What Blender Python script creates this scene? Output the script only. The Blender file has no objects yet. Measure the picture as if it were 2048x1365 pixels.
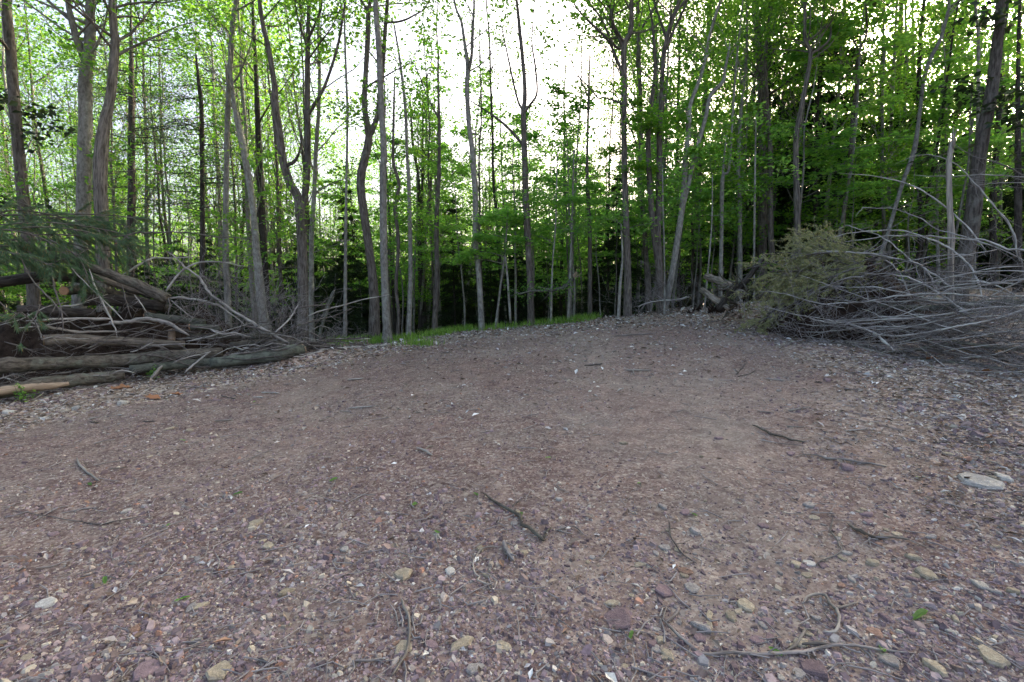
import bpy, math, random
import numpy as np

# ------------------------------------------------------------------ camera, world, sun, exposure
scene = bpy.context.scene
F = 967.0                                   # focal length in photo pixels (2048 wide)
PITCH = math.radians(5.0)
CAM = np.array([0.0, 0.0, 1.6])
cam_d = bpy.data.cameras.new('camera'); cam_d.sensor_width = 36; cam_d.lens = 36 * F / 2048
cam_d.clip_start = 0.05; cam_d.clip_end = 2000
cam = bpy.data.objects.new('camera', cam_d); scene.collection.objects.link(cam)
cam.location = CAM; cam.rotation_euler = (math.pi / 2 - PITCH, 0, 0)
scene.camera = cam

SUN_AZ = math.radians(47.5); SUN_EL = math.radians(17)
world = bpy.data.worlds.new('World'); scene.world = world; world.use_nodes = True
wt = world.node_tree; wt.nodes.clear()
w_out = wt.nodes.new('ShaderNodeOutputWorld'); w_bg = wt.nodes.new('ShaderNodeBackground')
w_sky = wt.nodes.new('ShaderNodeTexSky'); w_sky.sky_type = 'NISHITA'; w_sky.sun_disc = False
w_sky.sun_elevation = SUN_EL; w_sky.sun_rotation = SUN_AZ
w_sky.air_density = 0.55; w_sky.dust_density = 10.0; w_sky.ozone_density = 0.1
w_bg.inputs[1].default_value = 0.15
wt.links.new(w_sky.outputs[0], w_bg.inputs[0]); wt.links.new(w_bg.outputs[0], w_out.inputs[0])
sun_d = bpy.data.lights.new('sun', 'SUN'); sun_d.energy = 2.0; sun_d.angle = math.radians(0.53)
sun_d.color = (1.0, 0.9, 0.74)
sun = bpy.data.objects.new('sun', sun_d); scene.collection.objects.link(sun)
sun.rotation_euler = (math.pi / 2 - SUN_EL, 0, math.pi - SUN_AZ)
sun.location = (30, 30, 30)
scene.view_settings.view_transform = 'Standard'; scene.view_settings.look = 'None'
scene.view_settings.gamma = 1.0; scene.view_settings.exposure = 3.0
try:
    scene.cycles.max_bounces = 8; scene.cycles.diffuse_bounces = 4; scene.cycles.transmission_bounces = 4
    scene.cycles.use_denoising = True
except Exception:
    pass

rng = np.random.default_rng(11)
R = lambda a, b: float(rng.uniform(a, b))

# ------------------------------------------------------------------ geometry helpers
def vnoise(x, y, seed=0):
    xi = np.floor(x).astype(np.int64); yi = np.floor(y).astype(np.int64)
    fx = x - xi; fy = y - yi
    fx = fx * fx * (3 - 2 * fx); fy = fy * fy * (3 - 2 * fy)
    def h(a, b):
        v = (a * 374761393 + b * 668265263 + seed * 974634777) & 0xffffffff
        v = ((v ^ (v >> 13)) * 1274126177) & 0xffffffff
        return ((v ^ (v >> 16)) & 0xffff) / 65535.0
    return (h(xi, yi) * (1 - fx) + h(xi + 1, yi) * fx) * (1 - fy) + (h(xi, yi + 1) * (1 - fx) + h(xi + 1, yi + 1) * fx) * fy

def fbm(x, y, seed=0, octv=3):
    s = 0; a = 0.5
    for i in range(octv):
        s = s + a * (vnoise(x * 2 ** i, y * 2 ** i, seed + i) - 0.5); a *= 0.5
    return s

_ys = np.linspace(-60, 400, 9201)
_sl = np.interp(_ys, [-60, 0, 1, 11.6, 14.4, 28, 42, 400], [0, 0, .073, .073, -.12, -.12, 0, 0])
_cum = np.concatenate([[0], np.cumsum((_sl[1:] + _sl[:-1]) / 2 * np.diff(_ys))])
_cum -= np.interp(0, _ys, _cum)

def gz_base(x, y):
    xc = 14 * np.tanh(x / 14)
    yy = np.clip(y, 0, 13.0)
    return np.interp(y, _ys, _cum) + 0.0077 * xc * yy

def ray(px, py):
    u = (np.asarray(px, float) - 1024) / F; v = (682.5 - np.asarray(py, float)) / F
    dy = math.cos(PITCH) + v * math.sin(PITCH); dz = -math.sin(PITCH) + v * math.cos(PITCH)
    return u / dy, dz / dy                      # x and z per metre of depth

def gdepth(px, py, lo=.4, hi=13.2):
    a, b = ray(px, py)
    lo = np.full(np.shape(a), lo); hi = np.full(np.shape(a), hi)
    for _ in range(26):
        m = (lo + hi) / 2
        above = CAM[2] + b * m > gz_base(a * m, m)
        lo = np.where(above, m, lo); hi = np.where(above, hi, m)
    return (lo + hi) / 2

def verge_line(pts):
    px = np.array([p[0] for p in pts], float); py = np.array([p[1] for p in pts], float)
    Y = gdepth(px, py); X = ray(px, py)[0] * Y; o = np.argsort(Y)
    return Y[o], X[o]
VL_Y, VL_X = verge_line([(-500, 960), (0, 868), (250, 822), (450, 786), (600, 752), (760, 716), (900, 692)])
VR_Y, VR_X = verge_line([(2300, 1330), (2048, 1130), (1820, 1000), (1640, 900), (1560, 820), (1530, 740), (1440, 690)])
WN_Y, WN_X = verge_line([(1650, 1365), (1480, 1100), (1420, 950), (1360, 850), (1290, 760), (1200, 700), (1120, 665)])
def worn(x, y):
    """paler wheel-worn strip through the clearing"""
    n = fbm(x * .9, y * .9, 71, 3)
    return np.clip(np.exp(-((x - np.interp(y, WN_Y, WN_X) + n * 1.2) / (.55 + .09 * np.clip(y, 0, 13))) ** 2) * (1 + 1.6 * n), 0, 1)
def litter_mask(x, y):
    """0 on the driven shale, 1 in the leaf litter along the piles and in the woods"""
    x = np.asarray(x, float); y = np.asarray(y, float)
    n = fbm(x * .8, y * .8, 5) * 1.6
    right = (x - np.interp(y, VR_Y, VR_X) + n * .9) / 1.3 - .05
    left = (np.interp(y, VL_Y, VL_X) - x + n * .7) / 0.6 + .05
    far = (y - 10.2 + n) / 2.2
    return np.clip(np.maximum(np.maximum(np.clip(right, 0, .95), np.clip(left, 0, 1)), np.clip(far, 0, 1)), 0, 1)

def gz(x, y):
    x = np.asarray(x, float); y = np.asarray(y, float)
    rough = fbm(x * 1.3, y * 1.3, 21, 3)
    lm = litter_mask(x, y)
    z = gz_base(x, y) + rough * (0.05 + .10 * lm) + fbm(x * .35, y * .35, 3, 2) * .10
    z = z + fbm(x * 6, y * 6, 31, 2) * (.012 + .02 * lm)
    # low heap of scraped litter in front of the logs
    z = z + .28 * np.exp(-(((x + 5.0) / 1.1) ** 2 + ((y - 9.6) / .5) ** 2)) + .16 * np.exp(-(((x + 3.9) / .9) ** 2 + ((y - 10.0) / .5) ** 2))
    return z

def wide(px):
    return F / math.hypot(F, px - 1024)      # off-axis things look wider than they are

def at(px, py, Y):
    a, b = ray(px, py)
    return np.array([a * Y, Y, CAM[2] + b * Y])

def gpt(px, py, lift=0.0):
    Y = gdepth(px, py); a, b = ray(px, py)
    return np.array([a * Y, Y, gz(a * Y, Y) + lift])

def smooth(pts, n=4):
    """catmull-rom through rows of (x, y, z, radius)"""
    P = np.asarray(pts, float)
    if len(P) < 3:
        t = np.linspace(0, 1, n + 1)[:, None]
        return P[0] * (1 - t) + P[-1] * t
    E = np.vstack([2 * P[0] - P[1], P, 2 * P[-1] - P[-2]])
    out = []
    for i in range(1, len(E) - 2):
        a, b, c, d = E[i - 1], E[i], E[i + 1], E[i + 2]
        for k in range(n):
            t = k / n
            out.append(.5 * (2 * b + (c - a) * t + (2 * a - 5 * b + 4 * c - d) * t * t + (3 * b - a - 3 * c + d) * t ** 3))
    out.append(P[-1])
    out = np.array(out); out[:, 3] = np.clip(out[:, 3], P[:, 3].min() * .8, P[:, 3].max())
    return out

def unit(v):
    return v / (np.linalg.norm(v) + 1e-12)

class MB:
    def __init__(s):
        s.v = []; s.q = []; s.t = []; s.bk = []; s.rnd = []; s.col = []; s.n = 0
    def add(s, v, q=None, t=None, bk=None, rnd=None, col=None):
        v = np.asarray(v, float)
        if q is not None and len(q): s.q.append(np.asarray(q) + s.n)
        if t is not None and len(t): s.t.append(np.asarray(t) + s.n)
        s.v.append(v); k = len(v)
        s.bk.append(np.zeros((k, 3)) if bk is None else bk)
        s.rnd.append(np.zeros(k) if rnd is None else np.broadcast_to(rnd, (k,)))
        s.col.append(np.ones((k, 3)) if col is None else np.broadcast_to(col, (k, 3)))
        s.n += k
    def tube(s, P, sides=8, rough=0.0, cap=True, seed=None):
        """P rows of (x, y, z, r)"""
        P = np.asarray(P, float); n = len(P)
        X = P[:, :3]; r = P[:, 3]
        T = np.gradient(X, axis=0); T /= (np.linalg.norm(T, axis=1)[:, None] + 1e-9)
        ref = np.array([0, 0, 1.]) if abs(T[0][2]) < .9 else np.array([1., 0, 0])
        N = unit(np.cross(T[0], ref)); Ns = [N]
        for i in range(1, n):
            N = unit(N - T[i] * np.dot(N, T[i])); Ns.append(N)
        Ns = np.array(Ns); B = np.cross(T, Ns)
        th = np.linspace(0, 2 * math.pi, sides, endpoint=False)
        c, sn = np.cos(th), np.sin(th)
        rr = r[:, None] * np.ones(sides)[None]
        if rough:
            rr = rr * (1 + rough * rng.normal(size=(n, sides)))
        V = X[:, None] + (Ns[:, None] * c[None, :, None] + B[:, None] * sn[None, :, None]) * rr[..., None]
        L = np.concatenate([[0], np.cumsum(np.linalg.norm(np.diff(X, axis=0), axis=1))])
        o = rng.uniform(-20, 20, 3)
        bk = np.stack([c[None] * rr + o[0], sn[None] * rr + o[1], np.repeat(L[:, None], sides, 1) + o[2]], -1).reshape(-1, 3)
        i = np.arange(n - 1)[:, None] * sides; j = np.arange(sides)[None]; j2 = (j + 1) % sides
        q = np.stack([i + j, i + j2, i + sides + j2, i + sides + j], -1).reshape(-1, 4)
        V = V.reshape(-1, 3); t = None
        if cap:
            V = np.vstack([V, X[0], X[-1]]); bk = np.vstack([bk, bk[0], bk[-1]])
            jj = np.arange(sides); k = n * sides
            t = np.vstack([np.stack([np.full(sides, k), (jj + 1) % sides, jj], -1),
                           np.stack([np.full(sides, k + 1), (n - 1) * sides + jj, (n - 1) * sides + (jj + 1) % sides], -1)])
        s.add(V, q, t, bk, rnd=R(0, 1))
    def leaves(s, P, L, width=.62, tilt=.45, fold=.12, axis=None, rnd=None, spread=1.0):
        """one folded quad per leaf at points P, length(s) L; axis optional growth direction"""
        P = np.asarray(P, float); n = len(P)
        if n == 0: return
        L = np.broadcast_to(L, (n,)) * rng.uniform(.5, 1.35, n)
        nm = np.array([0, 0, 1.]) + rng.normal(size=(n, 3)) * tilt
        nm /= np.linalg.norm(nm, axis=1)[:, None]
        a = rng.normal(size=(n, 3)) * spread
        if axis is not None: a = a + axis
        a -= nm * np.sum(a * nm, 1)[:, None]; a /= (np.linalg.norm(a, axis=1)[:, None] + 1e-9)
        b = np.cross(nm, a)
        Lc = L[:, None]
        V = np.stack([P, P + a * Lc * .45 + b * Lc * width * .5 + nm * Lc * fold, P + a * Lc, P + a * Lc * .45 - b * Lc * width * .5 + nm * Lc * fold], 1).reshape(-1, 3)
        q = np.arange(4 * n).reshape(n, 4)
        rv = rng.uniform(0, 1, n) if rnd is None else rnd
        s.add(V, q, rnd=np.repeat(rv, 4))
    def needles(s, P, D, L, w):
        P = np.asarray(P, float); D = np.asarray(D, float); n = len(P)
        D = D / (np.linalg.norm(D, axis=1)[:, None] + 1e-9)
        sd = np.cross(D, rng.normal(size=(n, 3))); sd /= (np.linalg.norm(sd, axis=1)[:, None] + 1e-9)
        L = np.broadcast_to(L, (n,))[:, None] * rng.uniform(.7, 1.2, (n, 1)); w = np.broadcast_to(w, (n,))[:, None]
        V = np.stack([P + sd * w * .5, P - sd * w * .5, P + D * L], 1).reshape(-1, 3)
        s.add(V, t=np.arange(3 * n).reshape(n, 3), rnd=np.repeat(rng.uniform(0, 1, n), 3))
    def mesh(s, name, origin=None, smooth_shade=True):
        me = bpy.data.meshes.new(name)
        if not s.v: return me
        V = np.vstack(s.v)
        if origin is not None: V = V - np.asarray(origin)
        q = np.vstack(s.q) if s.q else np.zeros((0, 4), int); t = np.vstack(s.t) if s.t else np.zeros((0, 3), int)
        me.vertices.add(len(V)); me.vertices.foreach_set('co', V.astype(np.float32).ravel())
        me.loops.add(q.size + t.size); me.loops.foreach_set('vertex_index', np.concatenate([q.ravel(), t.ravel()]).astype(np.int32))
        me.polygons.add(len(q) + len(t))
        st = np.concatenate([np.arange(len(q)) * 4, q.size + np.arange(len(t)) * 3]).astype(np.int32)
        me.polygons.foreach_set('loop_start', st)
        me.update(calc_edges=True)
        me.polygons.foreach_set('use_smooth', np.full(len(q) + len(t), smooth_shade))
        a = me.attributes.new('bk', 'FLOAT_VECTOR', 'POINT'); a.data.foreach_set('vector', np.vstack(s.bk).astype(np.float32).ravel())
        a = me.attributes.new('rnd', 'FLOAT', 'POINT'); a.data.foreach_set('value', np.concatenate(s.rnd).astype(np.float32))
        c = np.vstack(s.col)
        if c.min() < .999:
            a = me.attributes.new('col', 'FLOAT_COLOR', 'POINT')
            a.data.foreach_set('color', np.hstack([c, np.ones((len(c), 1))]).astype(np.float32).ravel())
        me.validate(); me.update()
        return me

col = scene.collection
def obj(name, mb, mat=None, parent=None, origin=None, smooth_shade=True):
    me = mb.mesh(name, origin, smooth_shade) if isinstance(mb, MB) else mb
    o = bpy.data.objects.new(name, me); col.objects.link(o)
    if mat is not None and not me.materials: me.materials.append(mat)
    if parent is not None: o.parent = parent
    elif origin is not None: o.location = origin
    return o
def tag(o, label=None, cat=None, group=None, kind=None):
    if label: o['label'] = label
    if cat: o['category'] = cat
    if group: o['group'] = group
    if kind: o['kind'] = kind
    return o
def empty(name, loc):
    o = bpy.data.objects.new(name, None); o.empty_display_size = .2; col.objects.link(o); o.location = loc
    return o
def copy_tree(o, parent=None):
    c = o.copy(); col.objects.link(c); c.parent = parent
    for ch in list(o.children): copy_tree(ch, c)
    return c

# ------------------------------------------------------------------ materials
class NT:
    def __init__(s, name):
        s.m = bpy.data.materials.new(name); s.m.use_nodes = True; s.t = s.m.node_tree; s.t.nodes.clear()
        s.out = s.n('ShaderNodeOutputMaterial')
    def n(s, typ, **kw):
        nd = s.t.nodes.new(typ)
        for k, v in kw.items(): setattr(nd, k, v)
        return nd
    def l(s, a, b): s.t.links.new(a, b)
    def attr(s, name): return s.n('ShaderNodeAttribute', attribute_name=name)
    def mapping(s, vec, scale):
        m = s.n('ShaderNodeMapping'); m.inputs['Scale'].default_value = scale; s.l(vec, m.inputs['Vector']); return m.outputs[0]
    def noise(s, vec, scale, detail=3, rough=.55):
        nd = s.n('ShaderNodeTexNoise'); nd.inputs['Scale'].default_value = scale
        nd.inputs['Detail'].default_value = detail; nd.inputs['Roughness'].default_value = rough
        if vec is not None: s.l(vec, nd.inputs['Vector'])
        return nd.outputs['Fac']
    def ramp(s, fac, stops, interp='LINEAR'):
        r = s.n('ShaderNodeValToRGB'); r.color_ramp.interpolation = interp
        e = r.color_ramp.elements
        while len(e) < len(stops): e.new(.5)
        for k, (p, c) in enumerate(stops):
            e[k].position = p; e[k].color = (c[0], c[1], c[2], 1) if not np.isscalar(c) else (c, c, c, 1)
        s.l(fac, r.inputs[0]); return r.outputs[0]
    def mix(s, fac, a, b, mode='MIX'):
        m = s.n('ShaderNodeMix', data_type='RGBA', blend_type=mode)
        for v, i in ((fac, 0), (a, 6), (b, 7)):
            if hasattr(v, 'is_output'): s.l(v, m.inputs[i])
            elif i == 0: m.inputs[0].default_value = v
            else: m.inputs[i].default_value = (*v, 1)
        return m.outputs[2]
    def math(s, op, a, b=0.0):
        m = s.n('ShaderNodeMath', operation=op)
        for i, v in ((0, a), (1, b)):
            if hasattr(v, 'is_output'): s.l(v, m.inputs[i])
            else: m.inputs[i].default_value = v
        return m.outputs[0]
    def bump(s, h, strength, dist):
        b = s.n('ShaderNodeBump'); b.inputs['Strength'].default_value = strength; b.inputs['Distance'].default_value = dist
        s.l(h, b.inputs['Height']); return b.outputs[0]
    def principled(s, colr, rough=.85, normal=None, spec=.25):
        p = s.n('ShaderNodeBsdfPrincipled'); p.inputs['Roughness'].default_value = rough
        p.inputs['Specular IOR Level'].default_value = spec
        if hasattr(colr, 'is_output'): s.l(colr, p.inputs['Base Color'])
        else: p.inputs['Base Color'].default_value = (*colr, 1)
        if normal is not None: s.l(normal, p.inputs['Normal'])
        return p.outputs[0]
    def done(s, sh): s.l(sh, s.out.inputs['Surface']); return s.m

def bark_mat(name, dark, light, lichen=(.30, .32, .27), furrow=0.5, stretch=.25, freq=22, licf=.5, bumpd=.012):
    t = NT(name); bk = t.attr('bk').outputs['Vector']
    m = t.mapping(bk, (1, 1, stretch))
    n1 = t.noise(m, freq, 4, .65); n2 = t.noise(bk, 3.2, 3); n3 = t.noise(bk, 9, 3, .7)
    rnd = t.attr('rnd').outputs['Fac']
    base = t.mix(t.ramp(n1, [(.36, 0), (.62, 1)]), dark, light)
    li = t.ramp(n2, [(licf, 0), (licf + .14, .75)]); li = t.mix(t.ramp(n3, [(.42, 0), (.6, 1)]), (0, 0, 0), li)
    c = t.mix(li, base, lichen)
    c = t.mix(.35, c, t.ramp(t.noise(bk, 1.1, 2), [(.3, .55), (.7, 1.25)]), 'MULTIPLY')
    oi = t.n('ShaderNodeObjectInfo').outputs['Random']
    c = t.mix(1.0, c, t.ramp(oi, [(0, .78), (1, 1.15)]), 'MULTIPLY')
    return t.done(t.principled(c, .9, t.bump(n1, furrow, bumpd), .15))

M = {}
M['bark_grey'] = bark_mat('bark_grey', (0.125, 0.117, 0.099), (0.254, 0.250, 0.216), (0.336, 0.356, 0.306), .35, .5, 20, .52, .006)
M['bark_brown'] = bark_mat('bark_brown', (0.055, 0.047, 0.038), (0.160, 0.143, 0.122), (0.215, 0.217, 0.177), .9, .18, 26, .55, .02)
M['bark_furrow'] = bark_mat('bark_furrow', (0.059, 0.053, 0.043), (0.218, 0.198, 0.169), (0.242, 0.234, 0.196), 1.0, .10, 30, .6, .03)
M['bark_dark'] = bark_mat('bark_dark', (.030, .026, .022), (.085, .075, .064), (.13, .13, .11), .8, .2, 26, .6, .015)
M['bark_log'] = bark_mat('bark_log', (0.046, 0.040, 0.031), (0.138, 0.123, 0.097), (0.160, 0.174, 0.136), 1.0, .45, 22, .47, .03)
M['bark_log_pale'] = bark_mat('bark_log_pale', (0.084, 0.071, 0.054), (0.289, 0.254, 0.205), (0.280, 0.271, 0.218), 1.0, .16, 26, .6, .02)
M['bark_log_green'] = bark_mat('bark_log_green', (0.059, 0.063, 0.049), (0.130, 0.136, 0.107), (0.177, 0.199, 0.147), .8, .6, 18, .45, .02)
M['dead_branch'] = bark_mat('dead_branch', (0.188, 0.176, 0.156), (0.402, 0.386, 0.348), (0.440, 0.462, 0.394), .4, .15, 40, .5, .004)
M['dead_dark'] = bark_mat('dead_dark', (.06, .052, .045), (.15, .135, .12), (.2, .2, .17), .5, .2, 40, .55, .004)
M['peeled'] = bark_mat('peeled', (0.132, 0.116, 0.097), (0.342, 0.318, 0.269), (0.296, 0.278, 0.237), .6, .06, 30, .6, .006)
M['stick'] = bark_mat('stick', (0.115, 0.101, 0.089), (0.270, 0.243, 0.216), (0.324, 0.324, 0.284), .6, .15, 60, .55, .004)
M['twig'] = bark_mat('twig', (0.142, 0.131, 0.121), (0.263, 0.247, 0.233), (0.284, 0.299, 0.275), .2, .3, 40, .6, .002)

def wood_mat(name, a, b, ringy=False):
    t = NT(name)
    if ringy:
        tc = t.n('ShaderNodeTexCoord').outputs['Object']
        w = t.n('ShaderNodeTexWave', wave_type='RINGS', rings_direction='SPHERICAL'); w.inputs['Scale'].default_value = 18; w.inputs['Distortion'].default_value = 2.5
        t.l(tc, w.inputs['Vector']); f = w.outputs['Fac']
    else:
        f = t.noise(t.mapping(t.attr('bk').outputs['Vector'], (1, 1, .05)), 55, 4, .7)
    c = t.mix(t.ramp(f, [(.3, 0), (.7, 1)]), a, b)
    return t.done(t.principled(c, .8, t.bump(f, .5, .006), .2))
M['wood_cut'] = wood_mat('wood_cut', (0.288, 0.157, 0.081), (0.400, 0.246, 0.142), True)
M['wood_cut_old'] = wood_mat('wood_cut_old', (0.165, 0.117, 0.076), (0.255, 0.195, 0.136), True)
M['wood_split'] = wood_mat('wood_split', (0.187, 0.132, 0.085), (0.365, 0.299, 0.218))

def leaf_mat(name, stops, trans, tw=.55, rough=.5):
    t = NT(name); r = t.attr('rnd').outputs['Fac']; oi = t.n('ShaderNodeObjectInfo').outputs['Random']
    c = t.ramp(r, stops)
    c = t.mix(1.0, c, t.ramp(oi, [(0, (.82, .86, .8)), (1, (1.2, 1.12, 1.1))]), 'MULTIPLY')
    p = t.principled(c, rough, None, .3)
    tr = t.n('ShaderNodeBsdfTranslucent'); t.l(t.mix(1.0, c, trans, 'MULTIPLY'), tr.inputs['Color'])
    mx = t.n('ShaderNodeMixShader'); mx.inputs[0].default_value = tw
    t.l(p, mx.inputs[1]); t.l(tr.outputs[0], mx.inputs[2])
    return t.done(mx.outputs[0])
M['leaf'] = leaf_mat('leaf', [(0, (0.055, 0.131, 0.023)), (.55, (0.086, 0.194, 0.030)), (1, (0.153, 0.251, 0.038))], (2.0, 2.1, 1.2), .6)
M['leaf_under'] = leaf_mat('leaf_under', [(0, (0.079, 0.175, 0.051)), (.6, (0.116, 0.237, 0.061)), (1, (0.178, 0.287, 0.072))], (2.2, 2.4, 1.4), .6)
M['needle_pine'] = leaf_mat('needle_pine', [(0, (0.049, 0.111, 0.052)), (.75, (0.097, 0.178, 0.081)), (.95, (0.145, 0.194, 0.069)), (1, (0.454, 0.194, 0.058))], (1, 1, 1), .15)
M['needle_hemlock'] = leaf_mat('needle_hemlock', [(0, (0.014, 0.028, 0.014)), (.7, (0.028, 0.050, 0.023)), (1, (0.061, 0.086, 0.030))], (1.2, 1.3, .9), .25)
M['needle_olive'] = leaf_mat('needle_olive', [(0, (0.208, 0.226, 0.094)), (.6, (0.332, 0.351, 0.151)), (1, (0.416, 0.391, 0.227))], (1, 1, .9), .2, .8)
M['grass'] = leaf_mat('grass', [(0, (0.096, 0.204, 0.034)), (.6, (0.150, 0.291, 0.047)), (1, (0.237, 0.344, 0.085))], (1.5, 1.6, 1.1), .4)
M['brown_leaf'] = leaf_mat('brown_leaf', [(0, (.20, .10, .05)), (1, (.36, .20, .11))], (1, .9, .8), .2, .7)

def ground_mat():
    t = NT('shale_ground')
    pos = t.n('ShaderNodeNewGeometry').outputs['Position']
    lit = t.attr('litter').outputs['Fac']
    big = t.noise(pos, .55, 4, .6); mid = t.noise(pos, 3.0, 4, .65); fine = t.noise(pos, 70, 3, .6)
    def chips(scale, rnd=1.0):
        v = t.n('ShaderNodeTexVoronoi'); v.inputs['Scale'].default_value = scale; t.l(t.mapping(pos, (1, 1, .3)), v.inputs['Vector'])
        return v
    v1 = chips(85); v2 = chips(38)
    def chipcol(v):
        sep = t.n('ShaderNodeSeparateColor'); t.l(v.outputs['Color'], sep.inputs[0])
        return t.ramp(sep.outputs[0], [(0, (0.087, 0.058, 0.050)), (.35, (0.133, 0.096, 0.085)), (.6, (0.179, 0.137, 0.119)), (.8, (0.225, 0.188, 0.159)), (1, (0.315, 0.282, 0.239))]), sep.outputs[1]
    c1, h1 = chipcol(v1); c2, h2 = chipcol(v2)
    grav = t.mix(t.ramp(t.noise(pos, 16, 3), [(.42, 0), (.58, 1)]), c1, c2)
    soil = t.mix(t.ramp(mid, [(.4, 0), (.65, 1)]), (0.138, 0.100, 0.086), (0.227, 0.180, 0.149))
    grav = t.mix(t.ramp(mid, [(.52, 0), (.75, .55)]), grav, soil)
    # paler, finer wheel-worn strip and warmer soil patches
    grav = t.mix(t.ramp(big, [(.5, 0), (.72, .5)]), grav, (0.264, 0.218, 0.182))
    grav = t.mix(t.math('MULTIPLY', t.attr('worn').outputs['Fac'], .24), grav, t.mix(t.ramp(fine, [(.35, 0), (.65, 1)]), (.235, .20, .165), (.36, .315, .265)))
    v3 = chips(16); v4 = chips(30)
    sep = t.n('ShaderNodeSeparateColor'); t.l(v3.outputs['Color'], sep.inputs[0])
    sep4 = t.n('ShaderNodeSeparateColor'); t.l(v4.outputs['Color'], sep4.inputs[0])
    lc = [(0, (0.073, 0.055, 0.044)), (.3, (0.160, 0.117, 0.085)), (.55, (0.278, 0.219, 0.167)), (.8, (0.394, 0.336, 0.276)), (1, (0.525, 0.484, 0.435))]
    litc = t.mix(t.ramp(mid, [(.45, 0), (.55, 1)]), t.ramp(sep.outputs[0], lc), t.ramp(sep4.outputs[0], lc))
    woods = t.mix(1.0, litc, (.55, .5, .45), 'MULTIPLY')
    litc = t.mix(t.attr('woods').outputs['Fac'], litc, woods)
    c = t.mix(t.math('MULTIPLY', lit, t.ramp(mid, [(.3, .55), (.55, 1)])), grav, litc)
    c = t.mix(.85, c, t.ramp(t.noise(pos, 5.5, 6, .78), [(.33, (.62, .58, .58)), (.5, (1, 1, 1)), (.68, (1.38, 1.32, 1.26))]), 'MULTIPLY')
    c = t.mix(.7, c, t.ramp(t.noise(pos, 1.1, 3, .6), [(.38, (1.0, .93, .91)), (.62, (1.0, 1.04, 1.02))]), 'MULTIPLY')
    h = t.math('ADD', t.math('MULTIPLY', h1, .5), t.math('ADD', t.math('MULTIPLY', h2, .9), t.math('MULTIPLY', fine, .5)))
    h = t.math('ADD', h, t.math('MULTIPLY', t.math('MULTIPLY', sep.outputs[1], lit), 1.5))
    return t.done(t.principled(c, .95, t.bump(h, .7, .012), .12))
M['ground'] = ground_mat()

def col_mat(name, rough=.85):
    t = NT(name); c = t.attr('col').outputs['Color']
    pos = t.n('ShaderNodeNewGeometry').outputs['Position']
    n = t.noise(pos, 60, 3, .6)
    c = t.mix(.6, c, t.ramp(n, [(.3, .6), (.7, 1.3)]), 'MULTIPLY')
    return t.done(t.principled(c, rough, t.bump(n, .3, .004), .25))
M['chips'] = col_mat('chips')
STONES = {'mauve': ((0.164, 0.116, 0.121), (0.237, 0.176, 0.176)), 'tan': ((0.261, 0.222, 0.151), (0.386, 0.343, 0.252)), 'grey': ((0.202, 0.186, 0.167), (0.329, 0.312, 0.282)),
          'rust': ((0.202, 0.121, 0.085), (0.299, 0.202, 0.151)), 'pale': ((0.329, 0.312, 0.272), (0.463, 0.454, 0.403))}
def stone_mat(k, a, b):
    t = NT('stone_' + k); tc = t.n('ShaderNodeTexCoord').outputs['Object']
    oi = t.n('ShaderNodeObjectInfo').outputs['Random']
    n = t.noise(tc, 5, 5, .65); n2 = t.noise(tc, 26, 3, .6)
    c = t.mix(t.ramp(n, [(.35, 0), (.65, 1)]), a, b)
    c = t.mix(.5, c, t.ramp(n2, [(.35, .65), (.65, 1.25)]), 'MULTIPLY')
    c = t.mix(1.0, c, t.ramp(oi, [(0, .75), (1, 1.2)]), 'MULTIPLY')
    return t.done(t.principled(c, .85, t.bump(t.math('ADD', n, n2), .5, .03), .25))
for k, (a, b) in STONES.items(): M['stone_' + k] = stone_mat(k, a, b)
def soil_mat():
    t = NT('root_soil'); pos = t.n('ShaderNodeNewGeometry').outputs['Position']
    n = t.noise(pos, 9, 5, .7); n2 = t.noise(pos, 40, 4, .7)
    c = t.mix(t.ramp(n, [(.35, 0), (.68, 1)]), (0.019, 0.013, 0.010), (0.066, 0.047, 0.034))  # soil tone deepened to put the piles' inner shade into its colour
    return t.done(t.principled(c, .95, t.bump(t.math('ADD', n, n2), 1, .05), .1))
M['soil'] = soil_mat()

# ------------------------------------------------------------------ ground
def build_ground():
    def axis(segs):
        out = []
        for a, b, n in segs: out.append(np.linspace(a, b, n, endpoint=False))
        return np.concatenate(out + [[segs[-1][1]]])
    xs = axis([(-260, -60, 12), (-60, -16, 40), (-16, 16, 400), (16, 60, 40), (60, 260, 12)])
    ys = axis([(-60, -2, 24), (-2, 0, 10), (0, 16, 220), (16, 60, 70), (60, 300, 16)])
    X, Yg = np.meshgrid(xs, ys)
    x, y = X.ravel(), Yg.ravel()
    V = np.stack([x, y, gz(x, y)], 1)
    nx, ny = len(xs), len(ys)
    i = np.arange(ny - 1)[:, None] * nx + np.arange(nx - 1)[None]
    q = np.stack([i, i + 1, i + nx + 1, i + nx], -1).reshape(-1, 4)
    mb = MB(); mb.add(V, q)
    me = mb.mesh('ground')
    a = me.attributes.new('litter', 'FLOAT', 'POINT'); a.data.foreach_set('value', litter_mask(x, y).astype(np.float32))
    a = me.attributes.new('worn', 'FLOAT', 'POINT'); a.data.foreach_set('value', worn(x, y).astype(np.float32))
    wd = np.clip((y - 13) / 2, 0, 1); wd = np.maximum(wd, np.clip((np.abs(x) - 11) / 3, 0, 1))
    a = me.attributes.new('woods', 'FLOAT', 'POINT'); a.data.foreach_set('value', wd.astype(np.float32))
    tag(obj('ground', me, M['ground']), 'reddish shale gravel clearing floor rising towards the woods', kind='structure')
build_ground()

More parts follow.
